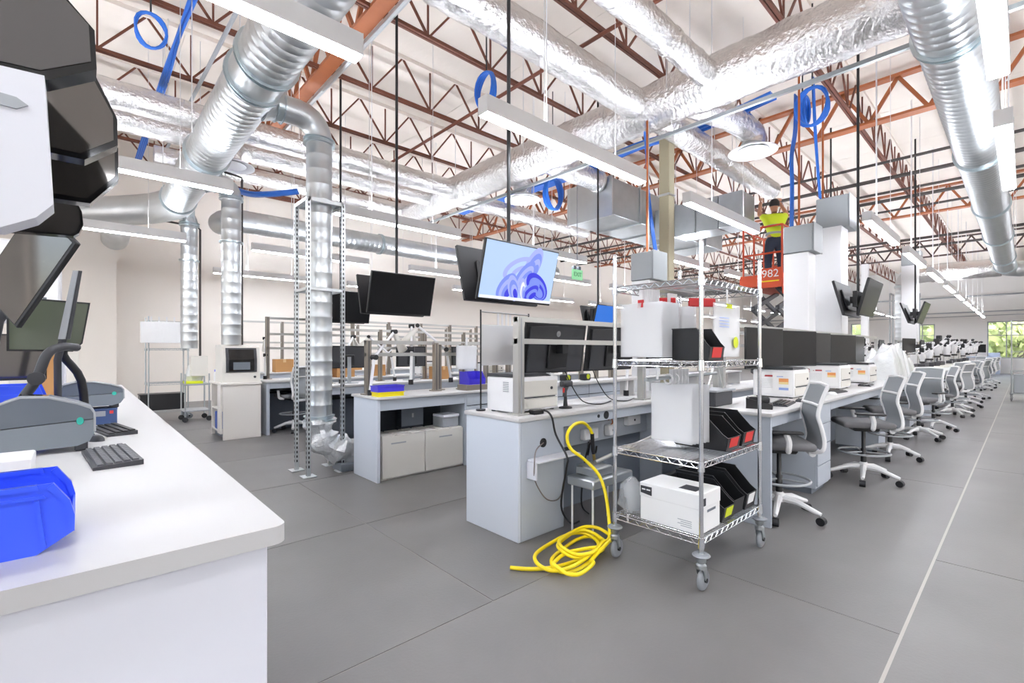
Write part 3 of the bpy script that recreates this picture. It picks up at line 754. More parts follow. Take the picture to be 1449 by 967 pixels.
for i, (x, z, w) in enumerate(((3.3, .6, .2), (3.66, .6, .13), (3.98, .66, .22), (4.7, .62, .2))):
    o = tag(bx('outlet_box', (x, 2.64, z), (x + w, 2.699, z + .1), WPL, None, .008), ['white outlet box fixed under the bench beside the yellow hose nozzle', 'small white outlet box with orange wires under the bench', 'white outlet box under the bench behind the wire cart', 'white outlet box under the bench behind the hanging sleeves'][i], 'outlet')
    part('socket', G().lathe([(0, -.001), (.012, -.001), (.013, .002)], 10, (x + w / 2, 2.639, z + .05), 'y'), BLK, o)
# aluminium rack on that bench
def rack(lab, x0, x1, y, z1, rails, nposts, m=ALU, w=.05, loc=(0, 0, 0), group=None):
    t = thing('profile_rack', lab, 'rack', (0, 0, 0), 0, group)
    for i in range(nposts):
        x = x0 + (x1 - x0) * i / (nposts - 1)
        p = bx('upright', (x - w / 2, y - w / 2, TOP), (x + w / 2, y + w / 2, z1), m, t)
        for s in (-1, 1): bx('groove', (x - w * .08, y + s * w / 2 - .001, TOP + .01), (x + w * .08, y + s * w / 2 + .001, z1 - .01), CHAR if m is ALUB else GREYL, p)
        bx('foot', (x - w, y - w, TOP), (x + w, y + w, TOP + .012), m, t)
    for z in rails: bx('rail', (x0 - w / 2, y - .02, z - .02), (x1 + w / 2, y + .02, z + .02), ALU, t)
    return t
rack('silver profile rack carrying the monitors turned to the yellow hose', 2.47, 7.6, 2.62, 1.66, (1.475, 1.645), 4, ALU, .062)
bx('riser', (0, 0, 0), (.01, .01, .01), LAMW, None) if 0 else None
t = thing('bench_riser', 'white riser shelf standing behind the monitors on the hose bench', 'shelf')
bx('shelf_board', (3.05, 2.9, 1.08), (7.4, 3.11, 1.105), QUARTZ, t, .004)
for x in (3.06, 4.5, 6.0, 7.36): bx('shelf_leg', (x, 2.92, TOP), (x + .02, 3.1, 1.08), QUARTZ, t)

def monitor(name, lab, loc, rz, w=.6, h=.36, tilt=0, stand=True, group=None, screen=SCRN, logo=False, zc=.52, label_only=None):
    t = thing(name, lab, 'monitor', loc, rz, group)
    M = Matrix.Translation((0, 0, zc)) @ Matrix.Rotation(R(tilt), 4, 'X')
    g = G(); g.M = M; g.rbox((-w / 2, 0, -h / 2), (w / 2, .018, h / 2), .004, 1); p = part('bezel', g, BLK, t)
    g = G(); g.M = M; g.box((-w / 2 + .008, -.001, -h / 2 + .014), (w / 2 - .008, .001, h / 2 - .008)); part('screen', g, screen, p, smooth=False)
    g = G(); g.M = M; g.prism([(-w * .44, -h * .46), (w * .44, -h * .46), (w * .44, h * .42), (0, h * .46), (-w * .44, h * .42)], .018, .035)
    b = part('back_shell', g, CHAR, t)
    g = G(); g.M = M; g.rbox((-w * .16, .035, -h * .4), (w * .16, .06, h * .1), .008, 1); part('port_block', g, BLK, b)
    if logo:
        g = G(); g.M = M; g.lathe([(.020, .0351), (.026, .0351), (.026, .0365), (.020, .0365)], 20, (.0, 0, h * .3), 'y'); part('round_logo', g, GREYL, b)
        o = add_text('logo_text', 'DELL', .016, GREYL, b, (0, 0, 0), (0, 0, 0))
        o.matrix_local = M @ Matrix.Translation((0, .036, h * .3)) @ Matrix.Rotation(R(180), 4, 'Z') @ Matrix.Rotation(R(90), 4, 'X')
    if stand:
        part('stand_neck', G().bar((0, .07, .01), (0, .07, zc), .05, .03), GREYL, t, smooth=False)
        part('stand_foot', G().rbox((-.12, -.06, 0), (.12, .14, .012), .004, 1), GREYL, t)
    else: part('mount_arm', G().bar((0, .05, zc), (0, .13, zc), .07, .09), BLK, t, smooth=False)
    return t
LBL = ['black monitor on the silver rack with its logo back nearest the laser printer', 'black monitor mounted on the silver rack beside the wire cart post', 'black monitor mounted on the silver rack behind the hanging sleeves', 'black monitor mounted on the silver rack at its far end']
for i, x in enumerate((3.06, 3.88, 4.9, 5.72)):
    monitor('rack_monitor', LBL[i], (x, 2.79, TOP), R(180), .78, .43, -8, False, None, SCRN, True, .515)

# laser printers
def laser_printer(lab, loc, rz=0, sign=None, w=.5, d=.45, h=.3):
    """front towards -y, side towards -x"""
    t = thing('laser_printer', lab, 'printer', loc, rz)
    b = part('body', G().rbox((0, 0, .012), (w, d, h - .025), .015, 2), WPL, t)
    part('top_tray', G().prism([(0.0, h - .024), (.0 + w * .72, h - .024), (w * .98, h - .06), (w * .98, h - .05), (w * .72, h), (0.0, h)], .01, d - .01), CHAR, t, smooth=False)
    part('paper_drawer', G().rbox((.02, -.008, .03), (w - .02, .002, .11), .004, 1), OFFW, t)
    part('front_cover', G().rbox((.02, -.006, .125), (w - .02, .002, h - .06), .004, 1), OFFW, t)
    part('feed_slot', G().box((.05, -.009, .115), (w - .05, -.0, .122)), INK, t, smooth=False)
    part('button', G().lathe([(0, -.012), (.012, -.012), (.013, -.004)], 12, (w * .82, 0, h * .6), 'y'), CHAR, t)
    v = G()
    for i in range(6): v.box((-.003, d * .16, h * .55 + i * .014), (.001, d * .36, h * .55 + .007 + i * .014))
    part('side_vent', v, GREYL, t, smooth=False)
    for q in ((.04, .04), (w - .04, .04), (.04, d - .04), (w - .04, d - .04)): part('foot', G().cyl((q[0], q[1], 0), (q[0], q[1], .014), .018, 10), CHAR, t)
    if sign:
        s = part('instruction_sheet', G().box((-.004, .02, .045), (-.002, d - .02, h - .05)), PAPER, t, smooth=False)
        # the sheet faces -x; +y is its left hand side
        def mark(y0, y1, z0, z1, m): part('print', G().box((-.0055, y0, z0), (-.0038, y1, z1)), m, s, smooth=False)
        add_text('numeral', '2', .065, INKR if sign > 1 else INK, s, (-.0045, d - .07, h - .095), (R(90), 0, R(-90)))
        mark(d - .13, d - .12, h - .098, h - .09, INKR); mark(.20, .275, h - .10, h - .082, INKR); mark(.10, .16, h - .10, h - .092, INKB)
        for k in range(6): mark(.2, d - .04, h - .13 - k * .017, h - .128 - k * .017, GREYL)
        mark(.05, .14, h - .15, h - .115, INKO); mark(.05, .14, h - .175, h - .15, INKY)
        if sign == 1: mark(.05, .14, h - .235, h - .21, INKB)
    return t
laser_printer('white laser printer at the bench end beside the silver rack post', (2.45, 2.66, TOP), 0, None, .52, .32, .31)

# chairs bench by the aisle
def aisle_bench(lab, x0, x1, peds, y0=1.335, y1=2.06):
    t = thing('work_bench', lab, 'work bench')
    worktop(x0, x1, y0, y1, t)
    bx('end_panel', (x0 + .02, y0 + .015, 0), (x0 + .05, y1 - .01, .878), LAMG, t, .003)
    bx('end_panel', (x1 - .05, y0 + .015, 0), (x1 - .02, y1 - .01, .878), LAMG, t, .003)
    bx('back_panel', (x0 + .051, y1 - .03, 0), (x1 - .051, y1 - .012, .877), LAMGD, t)
    xs = [x0 + .051] + [q for p in peds for q in p] + [x1 - .051]
    for a, b in zip(xs[::2], xs[1::2]):
        if b - a > .1: bx('apron', (a, y0 + .015, .795), (b, y0 + .035, .877), LAMG, t, .003)
    for a, b in peds: pedestal(a, b, y0 + .015, .875, t)
aisle_bench('grey aisle bench with two printers carrying instruction sheets', 3.98, 12.2, [(5.25, 5.69), (8.05, 8.5), (10.6, 11.05)])
aisle_bench('grey aisle bench of the middle microscope group', 13.4, 21.2, [(15.3, 15.75), (18.2, 18.65)])
aisle_bench('grey aisle bench of the farthest microscope group', 22.9, 31.0, [(25.2, 25.7), (28, 28.45)])
aisle_bench('grey bench backing the middle microscope group', 13.4, 21.2, [(15.3, 15.75)], 2.5, 3.15)
aisle_bench('grey bench backing the farthest microscope group', 22.9, 31.0, [(25.2, 25.7)], 2.5, 3.15)
rack('silver profile rack along the aisle bench', 4.6, 11.6, 1.99, 1.68, (1.66,), 5, ALU, .05)
rack('silver profile rack on the middle microscope group', 13.8, 20.8, 2.0, 1.65, (1.63, 1.4), 5, ALU, .05)
rack('silver profile rack on the farthest microscope group', 23.2, 30.6, 2.0, 1.65, (1.63, 1.4), 5, ALU, .05)
ML = ['black monitor nearest the cart on the aisle bench', 'tilted black monitor above the first sheeted printer', 'black monitor between the two sheeted printers', 'black monitor beside the white service column', 'black monitor last before the draped equipment']
for i, (x, a) in enumerate(((5.35, -8), (6.4, -16), (7.3, -6), (8.55, -12), (9.4, -4))):
    monitor('bench_monitor', ML[i], (x, 1.86, TOP), R(a), .76, .43, 0, False, None, SCRN, False, .52)
laser_printer('white laser printer with a blue, red and yellow instruction sheet near the cart', (5.36, 1.59, TOP), 0, 1, .5, .4, .32)
laser_printer('white laser printer with an orange and red instruction sheet on the aisle bench', (7.06, 1.57, TOP), 0, 2, .5, .42, .33)
laser_printer('white laser printer with an instruction sheet beside the draped equipment', (8.75, 1.58, TOP), 0, 3, .5, .42, .31)

def keyboard(lab, loc, rz=0, rows=5, cols=14, w=.44, d=.15):
    t = thing('keyboard', lab, 'keyboard', loc, rz)
    part('base', G().prism([(-d / 2, 0), (d / 2, 0), (d / 2, .022), (-d / 2, .012)], -w / 2, w / 2, 'x'), CHAR, t, smooth=False)
    k = G(); cw = (w - .02) / cols; rd = (d - .02) / rows
    km = G().prism([(-rd * .40, 0), (rd * .40, 0), (rd * .33, .008), (-rd * .33, .008)], -cw * .37, cw * .37, 'x').mesh('key', mat('key_grey', '66676c', .5), False)
    for r_ in range(rows):
        for c in range(cols):
            y = -d / 2 + .01 + (r_ + .5) * rd; part('key', km, parent=t, loc=(-w / 2 + .01 + (c + .5) * cw, y, .012 + (y + d / 2) / d * .010))
    return t
def keyboard_small(lab, loc, rz=0):
    t = thing('keyboard', lab, 'keyboard', loc, rz)
    part('base', G().prism([(-.07, 0), (.07, 0), (.07, .022), (-.07, .012)], -.22, .22, 'x'), CHAR, t, smooth=False)
    for r_ in range(4): part('key_row', G().box((-.21, -.06 + r_ * .032, .012 + r_ * .003), (.21, -.036 + r_ * .032, .020 + r_ * .003)), BLK, t, smooth=False)
def mouse(lab, loc, rz=0, m=CHAR):
    t = thing('computer_mouse', lab, 'mouse', loc, rz)
    g = G().lathe([(0, .034), (.012, .033), (.022, .027), (.029, .014), (.03, 0)], 16); g.v = [(x, y * 1.7, z) for x, y, z in g.v]
    part('shell', g, m, t); part('wheel', G().cyl((-.003, .02, .032), (.003, .02, .032), .006, 8), BLK, t)
keyboard_small('black keyboard lying before the first sheeted printer', (4.75, 1.5, TOP), R(8))
keyboard_small('black keyboard lying before the second sheeted printer', (6.55, 1.52, TOP), R(-5))
keyboard_small('black keyboard lying beside the third sheeted printer', (8.2, 1.52, TOP), R(5))
mouse('white mouse beside the keyboard at the second sheeted printer', (6.2, 1.46, TOP), .4, WPL)
mouse('dark mouse beside the keyboard nearest the cart', (5.1, 1.45, TOP), .2)
t = thing('card_terminal', 'black desk phone base on the aisle bench beside the cart', 'phone', (4.3, 1.54, TOP), .3)
part('base', G().prism([(-.1, 0), (.1, 0), (.1, .09), (-.1, .04)], -.09, .09, 'x'), BLK, t, smooth=False); part('handset', G().rbox((-.08, -.08, .05), (-.03, .08, .1), .015, 2), BLK, t)
t = thing('test_fixture', 'dark boxed test fixture with an open frame on the aisle bench behind the sleeves', 'test fixture', (4.25, 1.95, TOP))
part('base_box', G().rbox((-.18, -.13, 0), (.18, .1, .13), .008, 1), CHAR, t)
part('deck', G().box((-.2, -.15, .13), (.2, .11, .145)), GREYL, t, smooth=False)
for s in (-1, 1): part('brace', G().bar((s * .15, -.05, .14), (s * .02, -.05, .38), .015), ALU, t, smooth=False)
part('clamp_head', G().rbox((-.06, -.09, .34), (.06, -.01, .42), .01, 1), GREY, t)

# ------------------------------------------------------------------ drafting chairs
def make_chair():
    t = thing('drafting_chair', 'white framed mesh back drafting chair', 'chair')
    for k in range(5):
        a = 2 * math.pi * k / 5 + .3; c, s = math.cos(a), math.sin(a)
        L = part('base_leg', G().tube([(c * .03, s * .03, .15), (c * .14, s * .14, .145), (c * .27, s * .27, .10), (c * .32, s * .32, .085)], [.032, .026, .02, .016], 8), FRAMEW, t)
        part('caster', G().cyl((c * .32 - s * .026, s * .32 + c * .026, .033), (c * .32 + s * .026, s * .32 - c * .026, .033), .033, 14), BLK, L)
    part('base_hub', G().lathe([(0, .12), (.045, .12), (.045, .18), (.03, .2), (0, .2)], 16), FRAMEW, t)
    part('gas_column', G().lathe([(.026, .18), (.026, .34), (.018, .35), (.018, .56)], 14), BLK, t)
    ring = [(.23 * math.cos(q), .23 * math.sin(q), .31) for q in [2 * math.pi * i / 28 for i in range(28)]]
    fr = part('foot_ring', G().tube(ring, .011, 8, True), GREYL, t)
    for k in range(3):
        a = 2 * math.pi * k / 3; part('ring_spoke', G().cyl((0.02 * math.cos(a), .02 * math.sin(a), .31), (.23 * math.cos(a), .23 * math.sin(a), .31), .008, 6), GREYL, fr)
    part('seat_mechanism', G().rbox((-.1, -.12, .54), (.1, .12, .59), .015, 1), BLK, t)
    g = G().rbox((-.24, -.22, .59), (.24, .25, .655), .03, 3); part('seat', g, SEATF, t)
    prof = [(-.2, .57), (-.26, .60), (-.275, .68), (-.25, .80), (-.23, .88), (-.25, .98), (-.30, 1.12)]
    for s in (-1, 1):
        part('back_frame', G().tube(spline([(s * (.2 if i else .12), y, z) for i, (y, z) in enumerate(prof)], 4), .016, 8), FRAMEW, t)
    part('back_crossbar', G().tube([(-.2, -.30, 1.12), (0, -.315, 1.13), (.2, -.30, 1.12)], .013, 8), FRAMEW, t)
    part('back_crossbar', G().tube([(-.2, -.236, .96), (0, -.25, .96), (.2, -.236, .96)], .013, 8), FRAMEW, t)
    part('back_bracket', G().tube([(-.14, -.21, .56), (0, -.235, .555), (.14, -.21, .56)], .026, 8), FRAMEW, t)
    g = G(); P_ = spline([(0, y, z) for y, z in prof[1:]], 3)
    for a, b in zip(P_, P_[1:]): g.box((-.19, min(a.y, b.y) - .0, a.z), (.19, max(a.y, b.y) + .004, b.z))
    vs_ = []; fs = []; n = len(P_)
    g = G()
    for off in (0, .006):
        for p in P_:
            for x in (-.192, 0, .192): vs_.append((x, p.y + off - (.012 if x == 0 else 0), p.z))
    for o_ in (0, 1):
        for i in range(n - 1):
            for j in range(2): q = o_ * n * 3 + i * 3 + j; fs.append((q, q + 1, q + 4, q + 3))
    g.add(vs_, fs); part('back_mesh', g, MESH, t)
    for s in (-1, 1):
        A = part('arm_post', G().tube(spline([(s * .2, -.02, .585), (s * .27, 0, .60), (s * .285, .0, .67), (s * .285, .02, .735)], 4), [.022] * 13, 8), FRAMEW, t)
        part('arm_pad', G().rbox((s * .285 - .04, -.10, .735), (s * .285 + .04, .16, .758), .01, 2), BLK, A)
    return t
chair = make_chair()
CH = [((4.40, 1.42, 0), R(32), 'white framed mesh drafting chair tucked under the aisle bench beside the cart'),
      ((6.25, 1.18, 0), R(28), 'white framed mesh drafting chair beside the drawer pedestal of the aisle bench'),
      ((7.85, 1.20, 0), R(24), 'white framed mesh drafting chair at the third printer on the aisle bench'),
      ((2.75, 8.65, 0), R(15), 'white framed mesh drafting chair under the back bench behind the strut frame')]
for i, (l, rz, lab) in enumerate(CH):
    if i == 0: chair.location = l; chair.rotation_euler = (0, 0, rz); chair['label'] = lab
    else: dup(chair, l, rz, lab)
for i, (x, y, a) in enumerate(((9.9, 1.15, 70), (11.2, 1.1, 20), (13.8, 1.05, -20), (15.0, 1.1, 60), (16.4, 1.0, 10), (17.8, 1.1, 40), (19.4, 1.0, -15), (23.6, 1.1, 30), (25.2, 1.0, 0), (27, 1.1, 50), (29, 1.05, -30), (33.5, 1.6, 70), (24.5, -.6, 200))):
    c = dup(chair, (x, y, 0), R(a), 'white framed mesh drafting chair in the row by the far microscopes', 'drafting chairs at the far microscopes')

# ------------------------------------------------------------------ microscopes
def make_scope(kind=0):
    t = thing('boom_microscope', 'white stereo microscope on a boom stand', 'microscope')
    part('stand_base', G().rbox((-.13, -.15, 0), (.13, .15, .025), .008, 2), OFFW, t)
    part('pole', G().cyl((0, .1, .02), (0, .1, .5), .016, 10), CHROME, t)
    part('boom', G().cyl((0, .18, .42), (0, -.16, .46), .014, 10), CHROME, t)
    part('boom_clamp', G().rbox((-.035, .06, .38), (.035, .14, .46), .01, 1), BLK, t)
    part('focus_arm', G().rbox((-.03, -.2, .38), (.03, -.12, .5), .012, 2), WPL, t)
    for s in (-1, 1): part('focus_knob', G().cyl((s * .03, -.16, .44), (s * .06, -.16, .44), .025, 14), BLK, t)
    g = G().lathe([(0, .26), (.035, .26), (.04, .3), (.055, .33), (.06, .42), (.05, .45), (0, .46)], 18, (0, -.2, 0)); part('head', g, WPL, t)
    for s in (-1, 1):
        e = part('eyepiece', G().cyl((s * .032, -.22, .42), (s * .034, -.34, .53), .02, 12, .017), WPL, t)
        part('eyecup', G().cyl((s * .034, -.335, .527), (s * .0345, -.365, .553), .021, 12), BLK, e)
    part('camera', G().rbox((-.035, -.23, .46), (.035, -.15, .56), .008, 1), BLK, t)
    part('control_box', G().rbox((-.1, .02, .025), (.1, .14, .11), .01, 1), CHAR, t)
    part('ring_light', G().lathe([(.03, .225), (.055, .225), (.055, .255), (.03, .255)], 18, (0, -.2, 0)), BLK, t)
    return t
scope = make_scope(); fs_ = True
sp = []
for k in range(7): sp.append((13.9 + k * 1.08, 1.75 + .05 * (k % 2), .3 * (k % 3)))
for k in range(7): sp.append((23.4 + k * 1.1, 1.75, .3 * (k % 3) - .2))
for k in range(6): sp.append((14.0 + k * 1.2, 2.85, math.pi + .2 * (k % 3)))
for k in range(6): sp.append((23.4 + k * 1.3, 2.85, math.pi - .2 * (k % 2)))
for x, y, a in sp:
    if fs_: scope.location = (x, y, TOP); scope.rotation_euler = (0, 0, a); scope['group'] = 'microscopes along the aisle'; scope['label'] = 'white boom microscope on the benches along the aisle'; fs_ = False
    else:
        c = dup(scope, (x, y, TOP), a)
        if x > 12.5: k_ = random.uniform(.85, 1.2); c.scale = (1.3 * k_, 1.3, 1.4 * k_); c.rotation_euler = (0, 0, a + random.uniform(-.35, .35))
for i, (x, y) in enumerate(((14.44, 1.84), (16.6, 1.84), (18.76, 1.84), (19.84, 1.84), (23.95, 1.84), (26.15, 1.84), (28.35, 1.84), (15.8, 2.58), (18.2, 2.58), (24.05, 2.58), (26.65, 2.58))):
    monitor('scope_monitor', 'black monitor raised among the far microscopes', (x, y, TOP), .25 * (i % 3 - 1), .62, .38, 0, True, 'monitors among the far microscopes', SCRN, False, .6)
# equipment under clear plastic sheets
def drape(lab, x, y, w, d, h, seed):
    g = G(); nx, ny = 22, 14; vs_ = []
    for j in range(ny + 1):
        for i in range(nx + 1):
            u, v = i / nx * 2 - 1, j / ny * 2 - 1
            e = max(abs(u), abs(v)); f = max(0, 1 - e ** 7.0)
            z = h * f * (.70 + .5 * noise.noise(Vector((u * 1.6 + seed, v * 1.6, seed)))) + .03 * noise.noise(Vector((u * 7, v * 7, seed)))
            vs_.append((x + u * w * (.5 - .1 * f), y + v * d * (.5 - .08 * f), TOP + .004 + max(0, z)))
    fs = [(j * (nx + 1) + i, j * (nx + 1) + i + 1, (j + 1) * (nx + 1) + i + 1, (j + 1) * (nx + 1) + i) for j in range(ny) for i in range(nx)]
    g.add(vs_, fs); tag(part('plastic_cover', g, DRAPE), lab, 'plastic cover')
drape('crumpled clear plastic sheet draped over equipment beside the third printer', 10.5, 1.69, 1.2, .54, .72, 1.2)
drape('crumpled clear plastic sheet draped over equipment at the end of the aisle bench', 11.68, 1.69, .95, .54, .6, 5.7)

# ------------------------------------------------------------------ second bench row
t = thing('work_bench', 'grey work bench with an open dark compartment holding white drawers', 'work bench')
worktop(2.28, 8.4, 4.59, 5.22, t, .03)
bx('end_panel', (2.30, 4.61, 0), (2.335, 5.19, .88), mat('grey_laminate_lit', 'd3dae3', .45), t, .003)  # paler copy of the grey laminate, side daylight painted in
bx('end_panel', (8.36, 4.61, 0), (8.39, 5.19, .88), LAMG, t, .003)
bx('apron', (2.336, 4.625, .76), (3.46, 4.645, .879), LAMG, t, .003)
bx('back_panel', (2.336, 5.16, 0), (8.36, 5.18, .879), NAVY, t)
bx('divider_panel', (3.46, 4.625, 0), (3.485, 5.159, .879), LAMG, t)
bx('compartment_wall', (2.336, 4.65, 0), (2.35, 5.159, .879), NAVY, t)
for i in range(4):
    x = 3.49 + i * 1.2
    bx('door_panel', (x, 4.625, .05), (x + 1.19, 4.645, .72), LAMG, t, .004); bx('drawer', (x, 4.625, .73), (x + 1.19, 4.645, .878), LAMG, t, .004)
    part('bar_handle', G().tube([(x + .06, 4.625, .6), (x + .06, 4.59, .58), (x + .06, 4.59, .3), (x + .06, 4.625, .28)], .009, 8), GREYL, t)
t = thing('drawer_chest', 'low white drawer chest inside the open compartment of the second bench', 'drawer chest')
bx('chest_body', (2.37, 4.665, 0), (3.45, 4.98, .47), OFFW, t, .004)
for i in range(2): bx('drawer', (2.375 + i * .54, 4.645, .02), (2.905 + i * .54, 4.664, .47), OFFW, t, .004)
for x in (2.48, 3.1): bx('slot_handle', (x, 4.642, .385), (x + .18, 4.646, .4), GREYL, t)
for i in range(6): bx('lid', (2.38 + i * .18, 4.65, .472), (2.38 + i * .18 + .15, 4.97, .482), mat('lid_white', 'e9e5df', .5), t, .002)
t = thing('computer_tower', 'dark computer tower standing in the open compartment of the second bench', 'computer', (3.0, 5.0, .0))
bx('case', (-.2, -.0, .485), (.1, .13, .79), NAVY, t, .006); bx('front_grille', (-.2, -.006, .5), (.1, -.001, .78), LAMGD, t, .003); bx('logo_badge', (-.06, -.008, .60), (-.035, -.005, .65), GREYL, t)
bx('tower_stand', (-.2, .0, 0), (.1, .13, .484), NAVY, t)
t = thing('paper_tray', 'small grey tray block at the right of the open compartment', 'tray', (3.28, 4.75, .484))
bx('tray_body', (-.1, -.06, 0), (.13, .16, .12), GREYL, t, .006); bx('tray_lip', (-.1, -.08, .12), (.13, .16, .15), LAMW, t, .004)
rack('brown anodised profile rack at the bench end by the blue and yellow bins', 2.37, 8.0, 4.98, 1.52, (1.50, 1.36), 7, ALUB, .06)
rack('brown anodised profile rack with the white sleeve hung on it', 3.2, 6.8, 4.88, 1.5, (1.50,), 10, ALUB, .055)
# bin stack
def stack_bin(lab, loc, rz, w, d, h, m, label_m=None, cat='bin', group=None, lab_part='coloured label'):
    """hopper front bin, open front towards -y, width along x"""
    t = thing('storage_bin', lab, cat, loc, rz, group)
    th = .006; f = h * .42
    for s in (0, 1):
        x = 0 if s == 0 else w - th
        part('side_wall', G().prism([(0, 0), (d, 0), (d, h), (d * .32, h), (d * .06, f + h * .12), (-d * .04, f), (0, f * .5)], x, x + th, 'x'), m, t, smooth=False)
        part('side_rib', G().prism([(d * .3, h * .97), (d, h * .97), (d, h), (d * .32, h)], x - (.008 if s == 0 else -th), x + (0 if s == 0 else th + .008), 'x'), m, t, smooth=False)
    part('base', G().box((th, 0, 0), (w - th, d, th)), m, t, smooth=False)
    part('back_wall', G().box((th, d - th, th), (w - th, d, h)), m, t, smooth=False)
    part('front_lip', G().prism([(-.0, th), (th, th), (th - d * .04, f), (-d * .04, f)], th, w - th, 'x'), m, t, smooth=False)
    if label_m: part('label_card', G().prism([(-.002, f * .2), (-.0005, f * .2), (-d * .04 - .0005, f * .95), (-d * .04 - .003, f * .95)], w * .2, w * .8, 'x'), label_m, t, lab_part, smooth=False)
    return t
def tray_bin(lab, loc, rz, w, d, h, m):
    t = thing('storage_bin', lab, 'bin', loc, rz)
    th = .005
    part('base', G().box((0, 0, 0), (w, d, th)), m, t, smooth=False)
    for a, b in (((0, 0, th), (w, th, h)), ((0, d - th, th), (w, d, h)), ((0, th, th), (th, d - th, h)), ((w - th, th, th), (w, d - th, h))): part('side_wall', G().box(a, b), m, t, smooth=False)
    part('rim', G().box((-.006, -.006, h - .01), (w + .006, 0, h)).box((-.006, d, h - .01), (w + .006, d + .006, h)).box((-.006, 0, h - .01), (0, d, h)).box((w, 0, h - .01), (w + .006, d, h)), m, t, smooth=False)
tray_bin('yellow tray bin under the blue bin at the end of the second bench', (2.32, 4.62, TOP), 0, .3, .16, .05, YELB)
tray_bin('blue violet tray bin stacked on the yellow bin at the end of the second bench', (2.31, 4.615, TOP + .051), 0, .31, .17, .065, BLUEV)
stack_bin('violet hopper bin on the second bench beside the hung white sleeve', (3.55, 4.66, TOP + .07), R(0), .26, .2, .16, BLUEV)
tag(bx('bin_plinth', (3.5, 4.64, TOP), (3.9, 4.845, TOP + .069), ALUB, None, .004), 'brown block under the violet hopper bin', 'block')
def sleeve(lab, loc, rz, w, h, m=SLEEVE, group=None, tagm=None, lime=False):
    t = thing('document_sleeve', lab, 'sleeve', loc, rz, group)
    g = G(); n = 8; vs_ = []
    for off in (0, .006):
        for j in range(5):
            for i in range(n + 1):
                u = i / n - .5; vs_.append((u * w, off * 1.5 + .003 * math.sin(i * 1.3 + j * .6), -h * j / 4))
    fs = []
    for o_ in (0, 1):
        for j in range(4):
            for i in range(n): q = o_ * 5 * (n + 1) + j * (n + 1) + i; fs.append((q, q + 1, q + n + 2, q + n + 1))
    g.add(vs_, fs); part('plastic_pocket', g, m, t)
    part('sheet', G().box((-w / 2 + .012, .0040, -h + .012), (w / 2 - .012, .0052, -.05)), PAPER, t, smooth=False)
    if tagm:
        part('hang_tag', G().box((-.02, -.002, -.03), (.02, .008, .02)), tagm, t, 'coloured hang tag', smooth=False)
    part('hanging_strap', G().box((-.012, .001, .0), (.012, .004, .10)), WPL, t, smooth=False)
    if lime:
        part('round_sticker', G().lathe([(0, -.012), (.04, -.012), (.04, -.011)], 20, (.11, 0, -h + .1), 'y'), LIME, t, smooth=False)
        part('lime_tag', G().box((-.04, -.012, -.03), (.05, -.010, .0)), LIME, t, smooth=False)
        for k in range(4): part('print', G().box((-.15, -.012, -.1 - k * .02), (.0, -.0115, -.095 - k * .02)), INKB, t, smooth=False)
    return t
sleeve('white sleeve hung on the brown rack above the violet bin', (3.62, 4.80, 1.47), 0, .32, .3)
for k in range(4): sleeve('white sleeve in the row hung behind the laser printer', (2.62 + .06 * k, 3.03 + .015 * k, 1.62), R(0), .36, .34, group='sleeves behind the laser printer')
t = thing('sleeve_stand', 'slim black stand carrying the sleeves behind the laser printer', 'stand')
part('crossbar', G().cyl((2.42, 3.02, 1.725), (3.02, 3.07, 1.725), .006, 8), ALU, t)
for x, y in ((2.42, 3.02), (3.02, 3.07)): part('stand_pole', G().cyl((x, y, TOP), (x, y, 1.74), .007, 8), BLK, t); part('stand_foot', G().cyl((x, y, TOP), (x, y, TOP + .015), .04, 16), BLK, t)
# further benches at the back
def back_bench(lab, x0, x1, y0, y1, knee, m=LAMG):
    t = thing('work_bench', lab, 'work bench'); worktop(x0 - .02, x1, y0 - .02, y1 + .02, t, .035)
    bx('end_panel', (x0, y0, 0), (x0 + .05, y1, .874), m, t, .003); bx('end_panel', (x1 - .06, y0, 0), (x1 - .02, y1, .874), m, t, .003)
    bx('apron', (x0 + .05, y0 + .01, .77), (x1 - .06, y0 + .03, .874), m, t, .003); bx('back_panel', (x0 + .05, y1 - .02, 0), (x1 - .06, y1, .874), LAMGD, t)
    for a in knee: pedestal(a, a + .5, y0 + .01, .76, t)
    bx('cable_tray', (x0 + .06, y1 - .2, .66), (x1 - .07, y1 - .03, .69), BLK, t)
back_bench('grey work bench of the third row behind the duct boot', 2.55, 8.2, 6.7, 7.3, (3.4, 5.6))
back_bench('grey work bench of the fourth row beside the cream moulding machine', 2.26, 8.2, 8.48, 9.1, (3.6, 5.9))
back_bench('grey work bench nearest the back wall', 2.4, 9.5, 11.6, 12.2, (4, 7))
rack('brown anodised profile rack on the third bench row', 2.75, 7.8, 7.1, 1.75, (1.73, 1.45), 7, ALUB, .055)
rack('brown anodised profile rack on the fourth bench row', 2.4, 7.8, 8.95, 2.0, (1.98, 1.7, 1.45), 8, ALUB, .06)
rack('brown anodised profile rack along the back wall bench', 2.6, 9.2, 12.0, 2.1, (2.08, 1.6), 8, ALUB, .06)
